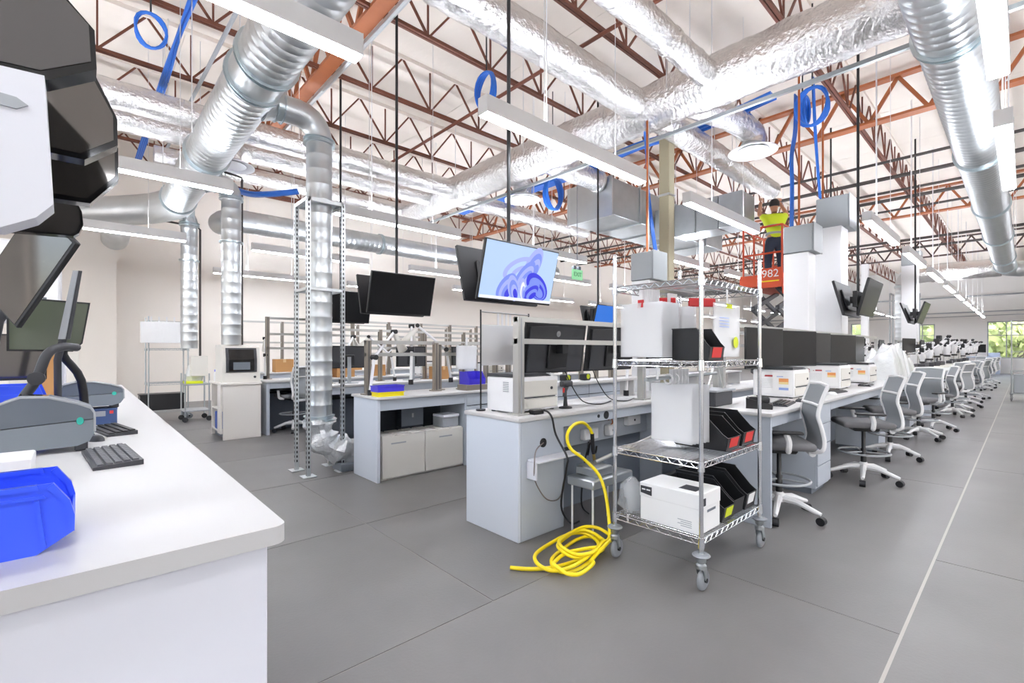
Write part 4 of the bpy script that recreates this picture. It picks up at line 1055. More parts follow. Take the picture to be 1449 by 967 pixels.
# articulated lamps on the racks
def arm_lamp(lab, loc, rz, up=1):
    t = thing('articulated_arm', lab, 'arm lamp', loc, rz)
    part('clamp', G().cyl((0, 0, 0), (0, 0, .06), .03, 12), BLK, t)
    part('lower_arm', G().cyl((0, 0, .05), (.06, 0, .42), .017, 8), WPL, t)
    part('joint', G().cyl((.06, -.035, .42), (.06, .035, .42), .03, 12), BLK, t)
    part('upper_arm', G().cyl((.06, 0, .42), (.42, .05, .62 * up + .1), .015, 8), WPL, t)
    part('joint', G().cyl((.42, .015, .62 * up + .1), (.42, .085, .62 * up + .1), .026, 12), BLK, t)
    part('lamp_head', G().tube([(.42, .05, .62 * up + .08), (.52, .06, .5 * up + .08), (.58, .06, .42 * up + .08)], [.02, .045, .06], 12), OFFW, t)
AL = [((2.36, 4.9, TOP), .3, 'white articulated arm at the bench end by the yellow bin'), ((2.9, 4.95, 1.0), .9, 'white articulated arm above the second bench near the black display'),
      ((3.5, 4.98, 1.0), 2.6, 'white articulated arm beside the violet hopper bin'), ((4.1, 4.98, 1.0), .2, 'white articulated arm behind the laser printer'),
      ((2.9, 7.0, TOP), .6, 'white articulated arm on the third bench row'), ((3.8, 7.0, TOP), 2.8, 'white articulated arm on the third row near the low rail'),
      ((2.35, 8.9, TOP), 1.2, 'white articulated arm above the cream moulding machine'), ((4.6, 8.9, TOP), .1, 'white articulated arm on the fourth bench row'),
      ((4.4, 2.95, TOP), .2, 'white articulated arm on the hose bench behind the cart'), ((6.2, 2.95, TOP), 2.5, 'white articulated arm at the far end of the hose bench'), ((9.84, 1.9, TOP), .4, 'white articulated arm above the draped equipment')]
for l, a, lab in AL: arm_lamp(lab, l, a)
# cartons on shelves at the back
for i, (x, y, z, w, h) in enumerate(((3.1, 8.95, 1.02, .3, .24), (3.5, 8.95, 1.02, .34, .3), (4.2, 8.95, 1.02, .28, .22), (4.5, 7.15, 1.02, .3, .22), (3.3, 12.0, TOP, .4, .3), (5.0, 12.0, TOP, .4, .3))):
    t = thing('carton', 'brown cardboard carton on the back benches', 'carton', (x, y - .33, TOP), 0, 'cartons on the back benches')
    bx('box', (0, 0, 0), (w, .25, h), CARD, t, .004); bx('tape', (w * .42, -.001, h * .75), (w * .58, .251, h + .001), mat('tape', 'd2b083', .4), t)
for k in range(5):
    monitor('rack_monitor', 'black monitor on the back bench rows', (3.0 + k * 1.1, 7.0, TOP), R(180), .56, .34, 0, True, 'monitors on the third bench row', SCRN, False, .4)
for k in range(2): laser_printer(['white laser printer on the third bench row', 'white laser printer on the fourth bench row'][k], ((5.54, 6.72, TOP), (5.2, 8.5, TOP))[k], 0, None, .42, .3, .28)
# cream machine on its cabinet
t = thing('base_cabinet', 'cream base cabinet with an open end under the moulding machine', 'cabinet')
bx('front_panel', (1.63, 8.45, .0), (2.17, 8.475, .86), CREAM, t, .004); bx('worktop', (1.6, 8.43, .86), (2.18, 9.35, .9), CREAM, t, .006)
bx('right_panel', (2.145, 8.476, 0), (2.17, 9.33, .859), CREAM, t); bx('back_panel', (1.63, 9.30, 0), (2.144, 9.33, .859), CREAM, t)
for z in (.1, .45): bx('shelf', (1.63, 8.476, z), (2.144, 9.299, z + .02), CREAM, t)
bx('end_stile', (1.6, 8.476, .1), (1.625, 8.7, .859), CREAM, t); bx('kick_board', (1.68, 8.476, 0), (1.7, 9.3, .099), GREY, t)
tag(part('cleaner_box', G().rbox((1.64, 8.9, .121), (1.8, 9.1, .40), .006, 1), mat('deep_blue_card', '2450a8', .5)), 'blue box standing on the lower shelf of the cream cabinet', 'box')
t = thing('cleaner_bottle', 'white bottle with a blue cap beside the cream moulding machine', 'bottle', (1.68, 9.14, .9))
part('bottle_body', G().lathe([(0, 0), (.045, 0), (.05, .02), (.05, .13), (.03, .16), (0, .16)], 16), WPL, t); part('cap', G().cyl((0, 0, .155), (0, 0, .19), .04, 14), BLUE, t)
t = thing('moulding_machine', 'rounded cream benchtop machine with a dark recessed window', 'machine', (1.63, 8.5, .9))
g = G().prism([(.0, 0), (.0, .36), (.05, .56), (.12, .60), (.5, .6), (.52, .57), (.52, 0)], 0, .54, 'x'); part('casing', g, OFFW, t)
part('window_frame', G().prism([(-.002, .16), (.0, .37), (.045, .55), (.035, .55), (-.012, .37), (-.012, .16)], .05, .49, 'x'), CHAR, t, smooth=False)
part('window', G().prism([(-.0125, .18), (-.012, .36), (.028, .52), (.026, .525), (-.0145, .36), (-.0145, .18)], .09, .45, 'x'), BLKG, t, smooth=False)
part('inner_tray', G().box((.15, -.017, .20), (.39, -.014, .32)), GREY, t, smooth=False)
part('control_knob', G().cyl((.46, -.02, .08), (.46, .002, .08), .018, 12), CHAR, t); part('base_skirt', G().box((-.005, -.005, 0), (.545, .525, .03)), OFFW, t, smooth=False)
# ------------------------------------------------------------------ wire carts
def wire_shelf(w, d, m=CHROME, step=.026):
    fr = G(); r = .004
    for z in (0, -.032):
        for a, b in (((0, 0), (w, 0)), ((w, 0), (w, d)), ((w, d), (0, d)), ((0, d), (0, 0))): fr.cyl(a + (z,), b + (z,), r, 6)
    def zig(a, b, n):
        a = Vector(a); b = Vector(b)
        pts = [a.lerp(b, i / n) + Vector((0, 0, -.032 if i % 2 else 0)) for i in range(n + 1)]
        fr.tube(pts, .0032, 5)
    nx, ny = int(w / .035) // 2 * 2, int(d / .035) // 2 * 2
    zig((0, 0, 0), (w, 0, 0), nx); zig((0, d, 0), (w, d, 0), nx); zig((0, 0, 0), (0, d, 0), ny); zig((w, 0, 0), (w, d, 0), ny)
    dk = G(); x = step
    while x < w: dk.cyl((x, 0, .003), (x, d, .003), .0022, 4); x += step
    for y in (d * .33, d * .66): dk.cyl((0, y, -.002), (w, y, -.002), .004, 5)
    return fr.mesh('shelf_rim', m), dk.mesh('wire_deck', m)
def wire_cart(lab, x0, y0, w, d, zs, ztop, cat='cart', m=CHROME, casters=True):
    t = thing('wire_cart', lab, cat, (x0, y0, 0))
    rim, dk = wire_shelf(w, d, m)
    zb = .19 if casters else .0
    for x in (0, w):
        for y in (0, d):
            part('post', G().cyl((x, y, zb), (x, y, ztop), .0127, 12), m, t)
            part('post_cap', G().lathe([(0, .012), (.011, .01), (.0135, 0), (.0135, -.01)], 12, (x, y, ztop)), m, t)
            if casters:
                c = part('caster', G().lathe([(.014, .225), (.028, .21), (.028, .175), (.02, .165), (.03, .155), (.03, .135), (.014, .13)], 14, (x, y, 0)), GALVD, t)
                part('bumper', G().lathe([(.014, .20), (.045, .205), (.052, .212), (.045, .219), (.014, .222)], 18, (x, y, 0)), WHEELG, c)
                for s in (-1, 1): part('fork', G().prism([(x - .02, .14), (x + .02, .14), (x + .035, .055), (x + .015, .05)], y + s * .022 - .002, y + s * .022 + .002), GALVD, c, smooth=False)
                part('wheel', G().lathe([(.02, -.015), (.05, -.015), (.058, -.010), (.0625, -.004), (.0625, .004), (.058, .010), (.05, .015), (.02, .015)], 20, (x + .022, y, .0625), 'y'), WHEELG, c)
                part('hub', G().cyl((x + .022, y - .025, .0625), (x + .022, y + .025, .0625), .014, 10), RUBBER, c)
            else: part('foot', G().cyl((x, y, 0), (x, y, .02), .02, 10), BLK, t)
    for z in zs:
        s = part('wire_shelf', rim, parent=t, loc=(0, 0, z)); part('wire_deck', dk, parent=s)
        for x in (0, w):
            for y in (0, d): part('sleeve_clip', G().lathe([(.013, -.05), (.021, -.048), (.017, .012), (.013, .014)], 12, (x, y, 0)), m, s)
    return t
CX, CY, CW, CD = 2.66, 1.272, .89, .60
wire_cart('chrome wire shelving cart on casters beside the coiled yellow hose', CX, CY, CW, CD, (.30, .745, 1.335, 1.83), 2.04)
S1, S2, S3 = .3075, .7525, 1.3425
# hanging sleeves, upper shelf
for k in range(8): sleeve('clear document sleeve in the stack hung under the top cart shelf', (2.70 + .03 * k, 1.70, 1.715), R(-90 + (k * 37 % 7) - 3), .32, .355, group='sleeves hung under the top cart shelf', tagm=REDD if k == 0 else None)
for k in range(4): sleeve('clear document sleeve in the second stack behind the red strips', (2.99 + .03 * k, 1.66, 1.70), R(-90), .3, .33, group='second sleeve stack on the cart', tagm=REDD if k == 0 else None)
for (x, y, a, w, lab) in ((2.95, 1.72, R(-50), .24, 'bright red plastic strip clipped under the top cart shelf'), (3.2, 1.52, R(-35), .2, 'short dark red plastic strip clipped under the top cart shelf')):
    t = thing('index_strip', lab, 'strip', (x, y, 1.74), a)
    part('strip', G().rbox((-w / 2, 0, -.03), (w / 2, .02, .03), .006, 1), REDD, t); part('clip', G().box((-.012, -.002, .03), (.012, .012, .085)), WPL, t, smooth=False)
sleeve('white instruction sheet with lime stickers hung at the right of the cart', (3.25, 1.37, 1.72), 0, .40, .36, lime=True)
sl = stack_bin('black hopper bin with a red label on the upper cart shelf', (2.79, 1.29, S3), 0, .21, .235, .2, BLK, RED, lab_part='red label')
stack_bin('black hopper bin without a label at the right of the upper cart shelf', (3.28, 1.52, S3), 0, .2, .3, .17, BLK)
# middle shelf
t = thing('hook_rail', 'steel rail with round white hooks under the upper cart shelf', 'rail')
part('rail', G().cyl((2.6, 1.6, 1.22), (3.5, 1.56, 1.235), .012, 10), GALVD, t)
for x in (2.85, 2.93, 2.98, 3.03): part('hook', G().tube([(x, 1.585 + .03 * math.cos(q), 1.215 + .03 * math.sin(q)) for q in [2 * math.pi * i / 14 for i in range(14)]], .007, 6, True), WPL, t)
for x in (2.7, 3.4): part('rail_strap', G().box((x - .01, 1.575, 1.22), (x + .01, 1.58, 1.31)), WPL, t, smooth=False)
for k in range(6): sleeve('clear document sleeve in the bundle hung from the hook rail', (2.87 + .032 * k, 1.58 - .006 * k, 1.18), R(-90 + (k * 29 % 7) - 3), .30, .38, group='sleeves on the hook rail')
stack_bin('black hopper bin with a red label nearer the cart corner on the middle shelf', (3.06, 1.30, S2), 0, .21, .36, .2, BLK, RED, lab_part='red label')
stack_bin('black hopper bin with a red label beside the rear cart post on the middle shelf', (3.31, 1.30, S2), 0, .21, .36, .22, BLK, RED, lab_part='red label')
# bottom shelf
t = thing('carton', 'white printed carton with dark labels on the bottom cart shelf', 'carton', (2.69, 1.295, S1))
bx('box', (0, 0, 0), (.27, .40, .238), mat('white_card', 'eeeeec', .6), t, .004)
bx('lid', (-.003, -.003, .15), (.273, .403, .241), mat('white_card', 'eeeeec', .6), t, .004)
lbp = part('side_label', G().prism([(.315, .165), (.395, .175), (.395, .22), (.315, .22)], -.0045, -.003, 'x'), INK, t, 'dark label', smooth=False)
for a, b in ((.36, .385), (.325, .352)): part('label_print', G().box((-.0055, a, .195), (-.0044, b, .203)), PAPER, lbp, smooth=False)
part('front_label', G().box((.02, -.0045, .165), (.07, -.003, .21)), INK, t, 'dark label', smooth=False); part('top_label', G().box((.05, .05, .2415), (.15, .16, .243)), INK, t, 'dark label', smooth=False)
part('hand_slot', G().box((.09, -.0045, .12), (.2, -.003, .135)), GREY, t, smooth=False)
for k in range(4): part('carton_print', G().box((-.0012, .05, .03 + k * .012), (.0, .12 + .02 * (k % 2), .034 + k * .012)), GREYL, t, smooth=False)
stack_bin('black hopper bin with a lime label beside the white carton', (3.0, 1.30, S1), 0, .17, .4, .22, BLK, LIME, lab_part='lime label')
stack_bin('black hopper bin between the other two on the bottom cart shelf', (3.18, 1.31, S1), 0, .17, .4, .24, BLK, None)
stack_bin('black hopper bin with a white label beside the rear cart post', (3.36, 1.30, S1), 0, .17, .42, .26, BLK, PAPER, lab_part='white label')
t = thing('plastic_bag', 'crumpled clear plastic bag on the bottom cart shelf beside the carton', 'bag', (2.76, 1.80, S1))
part('film', lumpy([(0, 0, .003), (0, 0, .04), (0, 0, .12), (0, 0, .19), (0, 0, .235)], [.06, .085, .09, .07, .02], 18, .35, 2), BAG, t)
part('roll', G().lathe([(.02, 0), (.045, 0), (.045, .15), (.02, .15)], 16, (0, 0, .02)), GREYL, t)
# small galvanised stand behind the cart
t = thing('tool_stand', 'small galvanised tray stand between the bench and the cart', 'stand')
part('tray', G().rbox((2.8, 2.16, .36), (3.32, 2.42, .43), .01, 1), GALV, t); part('tray_lip', G().rbox((2.88, 2.2, .43), (3.1, 2.4, .5), .01, 1), GALV, t)
for x, y in ((2.83, 2.19), (2.83, 2.39), (3.29, 2.19), (3.29, 2.39)): part('leg', G().cyl((x, y, 0), (x, y, .36), .008, 8), WPL, t)
part('handle', G().cyl((3.0, 2.3, .52), (4.3, 2.2, .72), .016, 10), ALU, t)

# ------------------------------------------------------------------ yellow hose
hp = []
def loop(cx, cy, a, b, rot, z, n=12, ph=0, span=1.0):
    c, s = math.cos(rot), math.sin(rot)
    return [(cx + a * math.cos(q) * c - b * math.sin(q) * s, cy + a * math.cos(q) * s + b * math.sin(q) * c, z + .012 * math.sin(3 * q)) for q in [ph + 2 * math.pi * span * i / n for i in range(n)]]
hp += [(2.02, 2.22, .016), (2.1, 2.12, .016), (2.22, 2.04, .016), (2.4, 2.0, .016)]
hp += loop(2.5, 2.06, .30, .13, .25, .02, 12, -1.2)
hp += loop(2.44, 2.10, .32, .17, .2, .045, 12, -1.2)
hp += loop(2.55, 2.08, .22, .14, .3, .07, 12, -1.2)
hp += loop(2.30, 1.93, .15, .12, .3, .06, 10, .5, .9)
hp += loop(2.58, 2.06, .24, .16, .2, .09, 11, -1.6)
hose_up = [(2.62, 1.95, .09), (2.70, 1.95, .10), (2.772, 2.0, .18), (2.84, 2.08, .346), (2.848, 2.15, .477), (2.789, 2.24, .585), (2.703, 2.30, .67), (2.689, 2.32, .769), (2.786, 2.34, .831), (2.923, 2.36, .834), (3.031, 2.38, .777), (3.068, 2.38, .727)]
t = thing('air_hose', 'bright yellow air hose coiled on the floor and looping up the bench', 'hose')
part('hose_tube', G().tube(spline(hp + hose_up, 5), .0125, 10), YEL, t)
part('hose_ring', G().tube(spline(loop(2.74, 2.12, .13, .06, .2, .12, 10), 4, True), .0125, 10, True), YEL, t) if 0 else None
part('coupler', G().tube([(3.068, 2.38, .727), (3.077, 2.38, .60), (3.085, 2.38, .56)], [.016, .016, .013], 10), BLK, t)
part('nozzle', G().cyl((3.085, 2.38, .56), (3.10, 2.38, .5), .013, 10), mat('brass', 'b59a5a', .35, .8), t)
def cord(lab, pts, r=.006, m=None):
    return tag(part('loose_cable', G().tube(spline(pts, 6), r, 6), m or BLK), lab, 'cable')
cord('black power cord hanging from the bench end past the white wall shelf', [(2.62, 2.70, TOP + .01), (2.66, 2.55, TOP + .03), (2.66, 2.455, .90), (2.70, 2.445, .756), (2.709, 2.34, .60), (2.715, 2.35, .509), (2.734, 2.42, .202), (2.87, 2.44, .03), (3.0, 2.46, .008)], .008)
cord('thin grey cord looping from the grommet under the white wall shelf', [(2.6, 2.48, .70), (2.5, 2.46, .66), (2.42, 2.40, .58), (2.45, 2.42, .446), (2.585, 2.44, .286), (2.74, 2.46, .242), (2.86, 2.5, .3)], .005, mat('cord_grey', '7e7674', .5))
cord('black cord hanging behind the yellow hose nozzle', [(3.36, 2.63, .6), (3.2, 2.55, .5), (3.1, 2.5, .35), (3.08, 2.5, .12), (3.2, 2.52, .008)], .007)
cord('black cord knotted beside the outlet boxes', [(3.1, 2.36, .62), (3.16, 2.42, .55), (3.2, 2.5, .62), (3.24, 2.56, .5), (3.3, 2.6, .6)], .008)
cord('orange wire leading into the small outlet box', [(3.72, 2.69, .74), (3.7, 2.66, .80), (3.74, 2.66, .72), (3.72, 2.665, .7)], .006, COPPER)
for i, (x, lab) in enumerate(((3.2, 'thin black cable lying on the hose bench beside the scanner'), (3.6, 'thin black cable hanging from the rack monitors to the hose bench'))):
    cord(lab, [(x, 2.80, 1.25), (x + .05, 2.76, 1.1), (x + .12, 2.68, .95), (x + .3, 2.62, TOP + .005), (x + .6, 2.72, TOP + .005)], .005)
t = thing('barcode_scanner', 'dark handheld barcode scanner on its stand on the hose bench', 'scanner', (3.06, 2.66, TOP))
part('stand_foot', G().lathe([(0, 0), (.06, 0), (.055, .012), (.02, .02), (0, .02)], 18), BLK, t); part('stand_neck', G().tube([(0, 0, .02), (.0, 0, .09), (-.01, .0, .13)], [.02, .014, .016], 10), BLK, t)
part('handle', G().tube([(-.01, 0, .10), (-.005, 0, .15), (.02, 0, .20)], [.018, .018, .022], 10), CHAR, t); part('scan_head', G().rbox((-.05, -.03, .185), (.07, .03, .235), .014, 2), CHAR, t); part('trigger', G().box((-.028, -.008, .135), (-.018, .008, .175)), RED, t, smooth=False)
t = thing('power_adapter', 'black power adapter with a white plug beside the rack post', 'adapter', (2.6, 2.56, TOP))
bx('brick', (-.05, -.03, 0), (.06, .03, .035), BLK, t, .006); bx('plug', (.065, -.02, 0), (.1, .02, .03), WPL, t, .004)
t = thing('paper_roll_stack', 'stack of white tape rolls on the riser shelf behind the scanner', 'tape rolls', (3.16, 2.99, 1.105))
for k in range(3): part('roll', G().lathe([(.018, k * .032), (.045, k * .032), (.045, k * .032 + .03), (.018, k * .032 + .03)], 18), WPL, t)
for i, x in enumerate((3.45, 3.75)):
    t = thing('tape_dispenser', ['lime topped black dispenser on the riser shelf', 'black dispenser with a yellow spot on the riser shelf'][i], 'dispenser', (x, 3.0, 1.105))
    bx('body', (-.05, -.04, 0), (.05, .04, .07), BLK, t, .012); part('spot', G().cyl((0, -.043, .04), (0, -.039, .04), .025, 14), LIME, t)

# ------------------------------------------------------------------ white counter in the foreground
t = thing('counter', 'long white quartz topped counter with a plain white end panel', 'counter')
g = G(); r = .035; x0, x1, y0, y1 = -.62, .431, 1.41, 8.9
poly = [(x0, y0)] + [(x1 - r + r * math.sin(a), y0 + r - r * math.cos(a)) for a in [math.pi / 2 * i / 5 for i in range(6)]] + [(x1, y1), (x0, y1)]
part('worktop', G().prism(poly, TOP - .05, TOP, 'z'), QUARTZ, t)
bx('end_panel', (-.6, 1.435, 0), (.385, 1.46, TOP - .051), LAMW, t, .003)
bx('back_panel', (-.6, 1.461, 0), (-.575, 8.86, TOP - .051), LAMW, t)
bx('carcass', (-.574, 1.461, .08), (.36, 8.86, TOP - .051), LAMW, t)
for k in range(9): bx('door', (.361, 1.47 + k * .82, .09), (.38, 2.28 + k * .82, TOP - .06), LAMW, t, .003)
bx('plinth', (-.55, 1.5, 0), (.32, 8.8, .079), LAMGD, t)
# big blue bin, hopper end to the aisle
def big_bin(lab, loc, rz, w, d, h, m):
    t = thing('storage_bin', lab, 'bin', loc, rz); th = .005; f = h * .48
    pr = [(d * .16, 0), (d, 0), (d, h), (d * .09, h), (d * .02, h * .72), (0, h * .5), (.0, h * .26)]
    for s in (0, 1):
        x = s * (w - th)
        w_ = part('side_wall', G().prism(pr, x, x + th, 'x'), m, t, smooth=False)
        xo = (x - .006, x) if s == 0 else (x + th, x + th + .006)
        part('panel_rib', G().prism([(d * .12, h * .80), (d, h * .80), (d, h * .84), (d * .13, h * .84)], xo[0], xo[1], 'x'), m, w_, smooth=False)
        part('panel_rib', G().prism([(d * .12, h * .1), (d * .14, h * .1), (d * .17, h * .78), (d * .15, h * .78)], xo[0], xo[1], 'x'), m, w_, smooth=False)
        part('panel_rib', G().prism([(d * .55, h * .05), (d * .565, h * .05), (d * .60, h * .78), (d * .585, h * .78)], xo[0], xo[1], 'x'), m, w_, smooth=False)
        part('rim', G().prism([(d * .15, h - .012), (d, h - .012), (d, h), (d * .16, h)], x - .007, x + th + .007, 'x'), m, w_, smooth=False)
        part('hopper_rib', G().prism([(d * .09, h), (d * .02, h * .72), (0, h * .5), (.0, h * .26), (.012, h * .28), (.012, h * .5), (d * .02 + .012, h * .7), (d * .09 + .012, h - .01)], x - .006, x + th + .006, 'x'), m, w_, smooth=False)
    bx('base', (th, d * .16, 0), (w - th, d, th), m, t); bx('back_wall', (th, d - th, th), (w - th, d, h), m, t)
    part('front_lip', G().prism([(d * .16, 0), (d * .16 + th, th), (th, h * .26), (th, h * .5), (0, h * .5), (0, h * .26)], th, w - th, 'x'), m, t, smooth=False)
    return t
big_bin('big translucent blue hopper bin at the near end of the counter', (-.012, 1.60, TOP), R(90), .23, .42, .168, BLUE)
big_bin('blue hopper bin behind the label printers on the counter', (-.14, 3.72, TOP), R(90), .24, .4, .30, BLUE)
def label_printer(lab, loc, rz=0, s=1, zs=1.0):
    """front end towards +x, side towards -y"""
    t = thing('label_printer', lab, 'label printer', loc, rz)
    L, W, H = .34 * s, .2 * s, .19 * s
    t.scale = (1, 1, zs)
    def prof(a, b):
        return a + b
    low = [(-L * .92, .0), (-.02, .0), (-.02, .03 * s), (.0, .05 * s), (.0, .095 * s), (-L * .95, .085 * s), (-L * .97, .04 * s)]
    part('lower_case', G().prism([(-L * .95, .014 * s), (-.06 * s, .018 * s), (-.018 * s, .03 * s), (-.002 * s, .055 * s), (0, .1 * s), (-L, .085 * s), (-L, .04 * s)], 0, W), mat('case_slate', '808890', .45), t, smooth=False)
    part('upper_lid', G().prism([(-L, .088 * s), (0, .103 * s), (-.001 * s, .122 * s), (-.014 * s, .138 * s), (-.06 * s, .155 * s), (-L * .45, .178 * s), (-L * .7, .182 * s), (-L * .88, .165 * s), (-L * .98, .12 * s)], -.002, W + .002), mat('lid_slate', '676f78', .45), t, smooth=False)
    rim = [(-L * .985, .05 * s), (-L * .99, .10 * s), (-L * .89, .163 * s), (-L * .7, .183 * s), (-L * .45, .179 * s), (-.06 * s, .156 * s), (-.014 * s, .139 * s), (-.001 * s, .122 * s), (0, .06 * s)]
    part('side_trim', G().tube([(x, -.003, z) for x, z in rim], .005 * s, 6), GREYL, t)
    part('lid_window', G().prism([(-L * .72, .183 * s), (-L * .45, .177 * s), (-L * .45, .18 * s), (-L * .72, .187 * s)], W * .25, W * .75), BLKG, t, smooth=False)
    part('badge', G().lathe([(0, -.005), (.012 * s, -.005), (.013 * s, .0)], 16, (-.05 * s, 0, .098 * s), 'y'), TEAL, t, 'teal badge')
    for x, y in ((-.05, .03), (-.05, W - .03), (-L * .85, .03), (-L * .85, W - .03)): part('foot', G().rbox((x - .025, y - .025, 0), (x + .025, y + .025, .04 * s), .006, 1), CHAR, t)
    part('front_lip', G().box((-.012, .03, .09 * s), (.004, W - .03, .1 * s)), BLK, t, smooth=False)
    return t
label_printer('slate label printer with a teal badge between the blue bin and the keyboard', (.05, 3.12, TOP), 0, 1.08, 1.4)
lp = label_printer('slate label printer with a teal badge raised on a blue box', (.215, 4.17, TOP + .105), 0, 1.0)
t = thing('print_box', 'dark blue box with pale panels under the far label printer', 'box', (-.08, 4.15, TOP))
bx('box_body', (0, 0, 0), (.26, .2, .095), mat('slate_blue', '3f5684', .5), t, .004); bx('pale_panel', (.12, -.002, .055), (.2, .0, .09), GREYL, t); bx('red_spot', (.22, -.002, .07), (.24, .0, .09), RED, t)
bx('lid', (-.002, -.002, .095), (.262, .202, .104), mat('slate_blue', '3f5684', .5), t, .002)
t = thing('roll_holder', 'white label roll resting between the two label printers', 'label roll', (-.02, 3.75, TOP))
part('roll', G().lathe([(.02, 0), (.07, 0), (.07, .08), (.02, .08)], 20, (0, 0, .07), 'y'), PAPER, t); part('core', G().lathe([(.0, -.002), (.045, -.002), (.045, .0)], 18, (0, 0, .07), 'y'), CHAR, t)
keyboard('dark keyboard lying beside the near label printer on the counter', (.10, 2.82, TOP), R(-86), 5, 15, .5, .165)
mouse('dark mouse beyond the keyboard on the counter', (.06, 3.42, TOP), .5)
keyboard_small('dark keyboard half hidden beyond the near label printer', (.14, 3.75, TOP), R(-80))
tag(part('white_block', G().rbox((-.32, 2.40, TOP), (-.13, 2.62, TOP + .105), .008, 2), WPL), 'small white box beside the near label printer', 'box')
# monitors on arms over the counter
c1, c2, c3 = Vector((-.16, 3.165, 2.109)), Vector((-.016, 2.985, 1.902)), Vector((-.23, 3.266, 1.507))
ux = (c3 - c2).normalized(); uz = (c1 - c2); uz = (uz - ux * uz.dot(ux)).normalized(); uy = uz.cross(ux)
if uy.dot(Vector((0, 0, 1.6)) - c2) > 0 and False: pass
cen = c2 + (c3 - c2) * .5 + uz * .155
M = Matrix.Translation(cen) @ Matrix((ux, uy, uz)).transposed().to_4x4()
toward = (Vector((0, 0, 1.4)) - cen).dot(uy)
if toward > 0: M = M @ Matrix.Rotation(math.pi, 4, 'Z')
t = thing('arm_monitor', 'glossy monitor tilted steeply on an arm above the counter', 'monitor')
display_panel(.53, .31, .025, t, M, SCRG, 'panel')
part('arm', G().tube([(-.35, 3.42, 1.2), (-.30, 3.40, 1.55), tuple(cen + (uy if toward <= 0 else -uy) * .06)], .022, 10), CHAR, t)
part('arm_base', G().cyl((-.35, 3.42, TOP), (-.35, 3.42, 1.22), .02, 12), CHAR, t)
t = thing('arm_monitor', 'slim grey backed monitor seen edge on above the counter', 'monitor')
part('panel', G().prism([(-.035, 1.851), (-.010, 1.853), (-.062, 1.467), (-.095, 1.466)], 3.6, 3.66), GREYL, t, smooth=False)
part('edge_frame', G().prism([(-.012, 1.853), (.004, 1.853), (-.045, 1.467), (-.064, 1.467)], 3.6, 3.66), CHAR, t, smooth=False)
part('arm', G().tube([(-.06, 3.68, 1.55), (-.1, 3.74, 1.35), (-.1, 3.84, 1.1), (-.1, 3.84, TOP)], .018, 10), CHAR, t)
t = thing('arm_monitor', 'dark glass monitor with a clipped lower corner over the counter', 'monitor')
part('panel', G().prism([(-.3, 1.70), (.04, 1.686), (.006, 1.445), (-.036, 1.396), (-.3, 1.40)], 3.75, 3.79), BLK, t, smooth=False)
part('screen', G().prism([(-.29, 1.69), (.031, 1.677), (0, 1.45), (-.038, 1.405), (-.29, 1.41)], 3.747, 3.751), mat('screen_olive', '5a6052', .12), t, smooth=False)
part('arm', G().tube(spline([(-.05, 3.82, 1.48), (-.08, 3.84, 1.38), (-.0, 3.9, 1.22), (.02, 3.95, TOP)], 4), .022, 10), BLK, t)
t = thing('gooseneck_arm', 'thick dark monitor arm bending over the label printers', 'monitor arm')
part('arm_tube', G().tube(spline([(-.25, 3.42, TOP), (-.23, 3.41, 1.12), (-.17, 3.40, 1.25), (-.13, 3.40, 1.38), (-.08, 3.44, 1.42), (-.02, 3.56, 1.42)], 5), .022, 12), CHAR, t)
part('arm_joint', G().cyl((-.168, 3.37, 1.26), (-.168, 3.43, 1.26), .034, 14), CHAR, t)
monitor('counter_monitor', 'black monitor with its back to the label printers on the counter', (-.45, 4.42, TOP), 0, .56, .3, 0, True, None, SCRG, False, .45)
stack_bin('blue hopper bin beside the far label printer on the counter', (-.55, 4.0, TOP), 0, .3, .25, .2, BLUE)
for k in range(3):
    tag(bx('carton', (-.5 + k * .17, 6.4, TOP), (-.36 + k * .17, 6.7, TOP + .62 - .03 * k), [OFFW, CARD, OFFW][k], None, .004), ['pale carton standing at the far part of the counter', 'brown carton between pale cartons on the counter', 'pale carton nearest the aisle on the counter'][k], 'carton')
t = thing('wall_cabinet', 'white cabinet hung on a frame behind the tilted monitor', 'cabinet')
bx('cabinet_body', (-.6, 5.2, 1.62), (-.12, 5.5, 2.25), WPL, t, .006); bx('door', (-.59, 5.18, 1.63), (-.13, 5.199, 2.24), WPL, t, .004); bx('display_window', (-.22, 5.175, 1.7), (-.2, 5.181, 1.82), GREY, t)
for x in (-.58, -.14): part('leg', G().cyl((x, 5.35, TOP), (x, 5.35, 1.62), .015, 8), WPL, t)
t = thing('signal_lamp', 'slim white stem with a red tip standing on the counter', 'signal light', (-.09, 4.6, TOP))
part('stem', G().cyl((0, 0, 0), (0, 0, .60), .012, 8), WPL, t); part('red_tip', G().lathe([(0, .66), (.018, .65), (.02, .61), (.0, .6)], 12), RED, t); part('foot', G().cyl((0, 0, 0), (0, 0, .015), .05, 14), WPL, t)

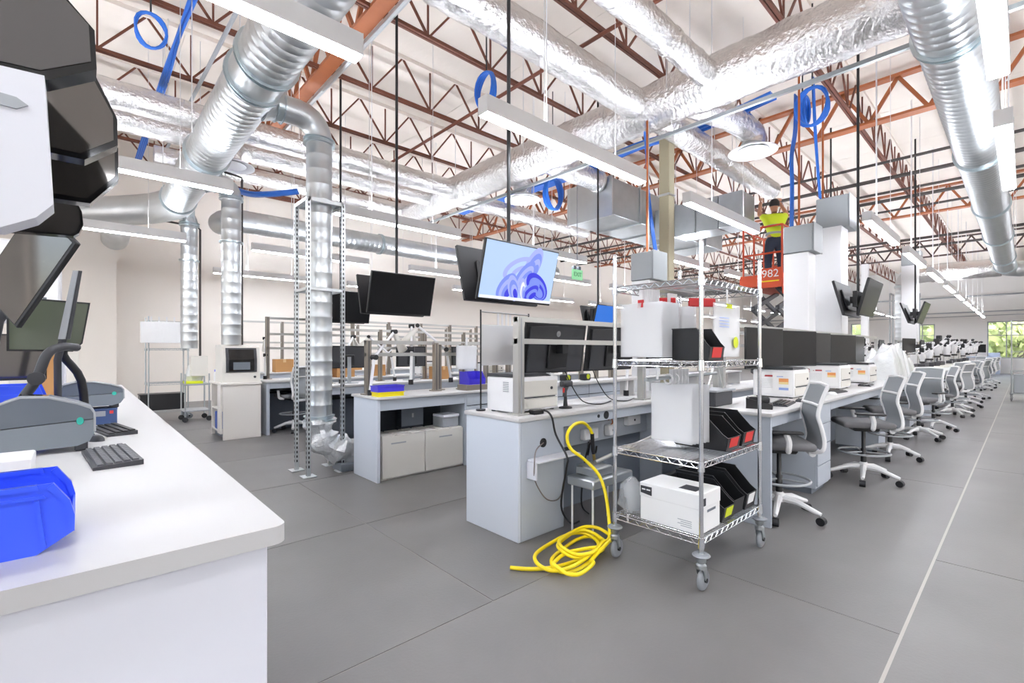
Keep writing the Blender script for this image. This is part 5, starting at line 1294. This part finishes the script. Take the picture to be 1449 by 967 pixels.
# ------------------------------------------------------------------ wire racks at the back
wire_cart('chrome wire rack with hung sleeves against the cream back wall', .98, 11.7, .65, .6, (.2, .75, 1.45, 2.0), 2.08, 'rack', GALVD)
t = thing('storage_bin', 'black open crate on the bottom of the back wire rack', 'crate', (.85, 11.75, .21))
bx('crate_body', (0, 0, 0), (.72, .4, .32), BLK, t, .006); bx('crate_rim', (-.01, -.01, .3), (.73, .41, .325), BLK, t, .004)
for k in range(4): sleeve('white sleeve hung on the back wire rack', (1.02 + .12 * k, 11.66 - .04 * k, 1.98), 0, .34, .42, group='sleeves on the back wire rack')
t = thing('utility_cart', 'grey utility cart with a lime tray by the farthest duct drop', 'cart', (1.5, 11.1, 0))
for x in (0, .4):
    for y in (0, .5): p = part('leg', G().cyl((x, y, .1), (x, y, .95), .014, 8), GALVD, t); part('caster', G().cyl((x, y - .012, .05), (x, y + .012, .05), .05, 14), RUBBER, p)
for z in (.2, .72): bx('shelf', (-.02, -.02, z), (.42, .52, z + .03), GREYL, t, .006)
bx('lime_tray', (.0, 0, .752), (.3, .3, .8), LIME, t, .006); bx('carton', (.1, .02, .9), (.38, .3, 1.3), OFFW, t, .006)
part('bag', lumpy([(.2, .3, .76), (.2, .3, .9), (.2, .3, 1.1), (.2, .3, 1.25)], [.1, .15, .13, .04], 14, .3, 8), DRAPE, t)
# far cart on the right of the aisle
wire_cart('tall wire cart with stacked bins standing across the far aisle', 19.1, -1.25, .6, 1.5, (.22, .85, 1.4, 2.15), 2.25, 'cart', GALVD)
for k in range(5):
    tag(bx('storage_bin', (19.15, -1.2 + k * .29, (.233, .863, .863, 1.413, .233)[k]), (19.6, -.95 + k * .29, (.75, 1.3, 1.35, 1.75, .75)[k]), [GREYL, GREY, GREYL, LIME, GREYL][k], None, .01), ['pale grey bin low on the far wire cart', 'grey bin on the second shelf of the far wire cart', 'pale bin beside the grey one on the far wire cart', 'lime green bin on the far wire cart', 'pale grey bin nearest the aisle low on the far wire cart'][k], 'bin')
# pale blue bench at the end wall
t = thing('steel_bench', 'pale blue steel bench with a monitor shelf at the windowed end wall', 'work bench', (40.4, 1.0, 0))
bx('pedestal', (0, 0, 0), (.8, .55, 1.0), STEELB, t, .01); bx('worktop', (-.05, -.05, 1.0), (.85, 1.45, 1.06), STEELB, t, .01); bx('side_panel', (0, 1.35, 0), (.8, 1.4, 1.0), STEELB, t, .01); bx('hood', (.3, .0, 1.06), (.85, .5, 1.3), STEELB, t, .01)
bx('lower_shelf', (0, .55, .45), (.8, 1.35, .5), STEELB, t, .01)
monitor('bench_monitor', 'black monitor on the pale blue steel bench', (40.7, 2.02, 1.06), R(-90), .85, .5, 0, True, None, SCRN, False, .5)

# ------------------------------------------------------------------ exit sign
t = thing('exit_sign', 'green lit exit sign hung below the ceiling pipes', 'sign', (8.0, 6.6, 3.07))
bx('sign_plate', (-.17, 0, -.11), (.17, .03, .11), EXITG, t, .004)
add_text('sign_text', 'EXIT', .13, mat('exit_text', '2f7a44', .5), t, (0, -.003, 0), (R(90), 0, 0))
bx('lamp_head', (-.12, 0, .11), (-.04, .08, .19), GREY, t, .01); bx('lamp_head', (.04, 0, .11), (.12, .08, .19), GREY, t, .01)
part('hanger_stem', G().cyl((0, .015, .11), (0, .015, ZC - 3.07), .008, 6), GREY, t)

# ------------------------------------------------------------------ scissor lift and worker
LX, LY, LZ = 10.4, 3.3, 2.86
t = thing('scissor_lift', 'orange scissor lift numbered 982 raised between the bench rows', 'lift', (LX, LY, 0))
bx('platform', (0, 0, LZ - .12), (1.75, .82, LZ), LIFT, t, .01)
pn = part('number_panel', G().prism([(.0, LZ - .3), (.75, LZ - .3), (.75, LZ + .12), (.0, LZ + .12)], -.022, -.002), LIFT, t, smooth=False)
pe = part('end_panel', G().box((-.02, 0, LZ - .16), (-.002, .43, LZ + .24)), LIFT, t, smooth=False)
bx('toe_board', (-.02, .43, LZ - .12), (-.002, .82, LZ + .12), LIFT, t)
add_text('number', '982', .22, PAPER, pe, (-.022, .215, LZ + .12), (R(90), 0, R(-90)))
bx('warning_strip', (-.024, .05, LZ - .04), (-.02, .38, LZ - .015), YEL, t)
for x, y in ((0, 0), (.58, 0), (1.17, 0), (1.75, 0), (0, .75), (.58, .75), (1.17, .75), (1.75, .75)): part('guard_post', G().cyl((x, y, LZ), (x, y, LZ + 1.1), .02, 8), LIFT, t)
for z in (LZ + .55, LZ + 1.1):
    for a, b in (((0, 0), (1.75, 0)), ((0, .75), (1.75, .75)), ((0, 0), (0, .75)), ((1.75, 0), (1.75, .75))): part('guard_rail', G().cyl(a + (z,), b + (z,), .02, 8), LIFT, t)
n = 5; dz = (LZ - .12 - .55) / n
for k in range(n):
    z = .55 + k * dz
    for y in (.12, .6):
        part('scissor_arm', G().bar((.15, y, z), (1.6, y, z + dz), .05, .09), CHAR, t, smooth=False); part('scissor_arm', G().bar((1.6, y + .03, z), (.15, y + .03, z + dz), .05, .09), CHAR, t, smooth=False)
bx('chassis', (.0, .03, .16), (1.75, .72, .55), LIFT, t, .02)
for x in (.3, 1.45):
    for y in (.0, .75): part('wheel', G().lathe([(.04, -.05), (.15, -.05), (.16, -.03), (.16, .03), (.15, .05), (.04, .05)], 18, (x, y, .16), 'y'), RUBBER, t)

def skin_body(name, verts, edges, m, parent, root=0, sub=2):
    me = bpy.data.meshes.new(name); me.from_pydata([v[0] for v in verts], edges, [])
    o = bpy.data.objects.new(name, me); link(o, None)
    sk = o.modifiers.new('skin', 'SKIN'); sk.use_smooth_shade = True
    o.modifiers.new('sub', 'SUBSURF').levels = sub
    for i, v in enumerate(verts):
        r_ = v[1]; me.skin_vertices[0].data[i].radius = r_ if isinstance(r_, tuple) else (r_, r_)
        me.skin_vertices[0].data[i].use_root = (i == root)
    dg = bpy.context.evaluated_depsgraph_get(); dg.update()
    m2 = bpy.data.meshes.new_from_object(o.evaluated_get(dg)); bpy.data.objects.remove(o)
    m2.materials.clear(); m2.materials.append(m); m2.shade_smooth()
    return part(name, m2, parent=parent)
# worker faces +x / up, arms raised to the open duct; local x is forward
w = thing('person', 'worker in a hi-vis lime vest and navy trousers reaching up on the orange lift', 'person', (10.95, 3.62, LZ), R(35))
V = [((0, 0, .92), (.15, .12)), ((0, 0, 1.1), (.14, .105)), ((0, 0, 1.3), (.17, .115)), ((.0, 0, 1.44), (.10, .09)), ((.01, 0, 1.52), (.05, .05)), ((.03, 0, 1.6), (.075, .085)), ((.035, 0, 1.70), (.078, .09)), ((.03, 0, 1.76), (.05, .06)),
     ((0, .17, 1.40), (.065, .065)), ((.12, .27, 1.50), (.048, .05)), ((.22, .22, 1.74), (.036, .038)), ((.24, .20, 1.83), (.025, .04)),
     ((0, -.17, 1.40), (.065, .065)), ((.12, -.27, 1.50), (.048, .05)), ((.24, -.20, 1.72), (.036, .038)), ((.27, -.18, 1.81), (.025, .04)),
     ((0, .1, .84), (.095, .09)), ((.02, .12, .50), (.062, .065)), ((0, .13, .10), (.042, .045)), ((.10, .14, .045), (.045, .04)),
     ((0, -.1, .84), (.095, .09)), ((.0, -.12, .50), (.062, .065)), ((-.02, -.13, .10), (.042, .045)), ((.08, -.14, .045), (.045, .04))]
E_ = [(0, 1), (1, 2), (2, 3), (3, 4), (4, 5), (5, 6), (6, 7), (2, 8), (8, 9), (9, 10), (10, 11), (2, 12), (12, 13), (13, 14), (14, 15), (0, 16), (16, 17), (17, 18), (18, 19), (0, 20), (20, 21), (21, 22), (22, 23)]
body = skin_body('body', V, E_, SKIN, w)
up = 1.14
skin_body('hi_vis_vest', [((0, 0, .90), (.175, .15)), ((0, 0, 1.1), (.165, .135)), ((0, 0, 1.3), (.195, .145)), ((0, 0, 1.43), (.13, .11)), ((0, .18, 1.40), (.085, .085)), ((.10, .255, 1.48), (.07, .07)), ((0, -.18, 1.40), (.085, .085)), ((.10, -.255, 1.48), (.07, .07))], [(0, 1), (1, 2), (2, 3), (2, 4), (4, 5), (2, 6), (6, 7)], HIVIS, w)
skin_body('trousers', [((0, 0, 1.04), (.16, .13)), ((0, 0, .9), (.165, .14)), ((0, .1, .82), (.11, .105)), ((.02, .12, .50), (.08, .08)), ((0, .13, .12), (.065, .065)), ((0, -.1, .82), (.11, .105)), ((.0, -.12, .50), (.08, .08)), ((-.02, -.13, .12), (.065, .065))], [(0, 1), (1, 2), (2, 3), (3, 4), (1, 5), (5, 6), (6, 7)], JEANS, w)
for y, x in ((.14, .05), (-.14, .03)): part('boot', G().rbox((x - .12, y - .05, 0), (x + .14, y + .05, .10), .03, 2), BROWN, w)
g = G().lathe([(0, .135), (.05, .125), (.085, .09), (.1, .04), (.102, 0), (.098, -.03)], 18, (.02, 0, 1.675)); part('hair', g, HAIR, w)
part('nose', G().tube([(.10, 0, 1.655), (.128, 0, 1.635), (.105, 0, 1.625)], [.008, .014, .008], 8), SKIN, w)
for s in (-1, 1):
    part('ear', G().lathe([(0, -.012), (.02, -.006), (.022, .006), (0, .012)], 10, (.02, s * .09, 1.65), 'y'), SKIN, w)
    part('eye', G().lathe([(0, .004), (.008, .0), (0, -.004)], 8, (.108, s * .03, 1.67), 'x'), HAIR, w)
part('mouth', G().rbox((.098, -.022, 1.598), (.108, .022, 1.606), .002, 1), mat('lip', '9a5a4c', .5), w)
for (hx, hy, hz) in ((.24, .20, 1.85), (.27, -.18, 1.83)):
    for q in range(4): part('finger', G().tube([(hx, hy - .03 + q * .02, hz), (hx + .01, hy - .033 + q * .022, hz + .045), (hx + .03, hy - .033 + q * .022, hz + .07 - .004 * abs(q - 1.5))], [.010, .009, .007], 7), SKIN, w)
    part('thumb', G().tube([(hx, hy + (.03 if hy < 0 else -.03), hz - .03), (hx + .03, hy + (.05 if hy < 0 else -.05), hz + .0), (hx + .045, hy + (.05 if hy < 0 else -.05), hz + .025)], [.011, .010, .008], 7), SKIN, w)
for z in (1.05, 1.2): part('reflective_band', G().lathe([(.172 if z < 1.1 else .186, -.02), (.180 if z < 1.1 else .194, -.02), (.180 if z < 1.1 else .194, .02), (.172 if z < 1.1 else .186, .02)], 20, (0, 0, z)), GREYL, w)
tag(part('tool_pouch', G().rbox((10.28, 3.50, LZ + .62), (10.36, 3.56, LZ + .85), .01, 1), YEL), 'yellow tool pouch hanging at the hip of the worker', 'pouch') if 0 else None
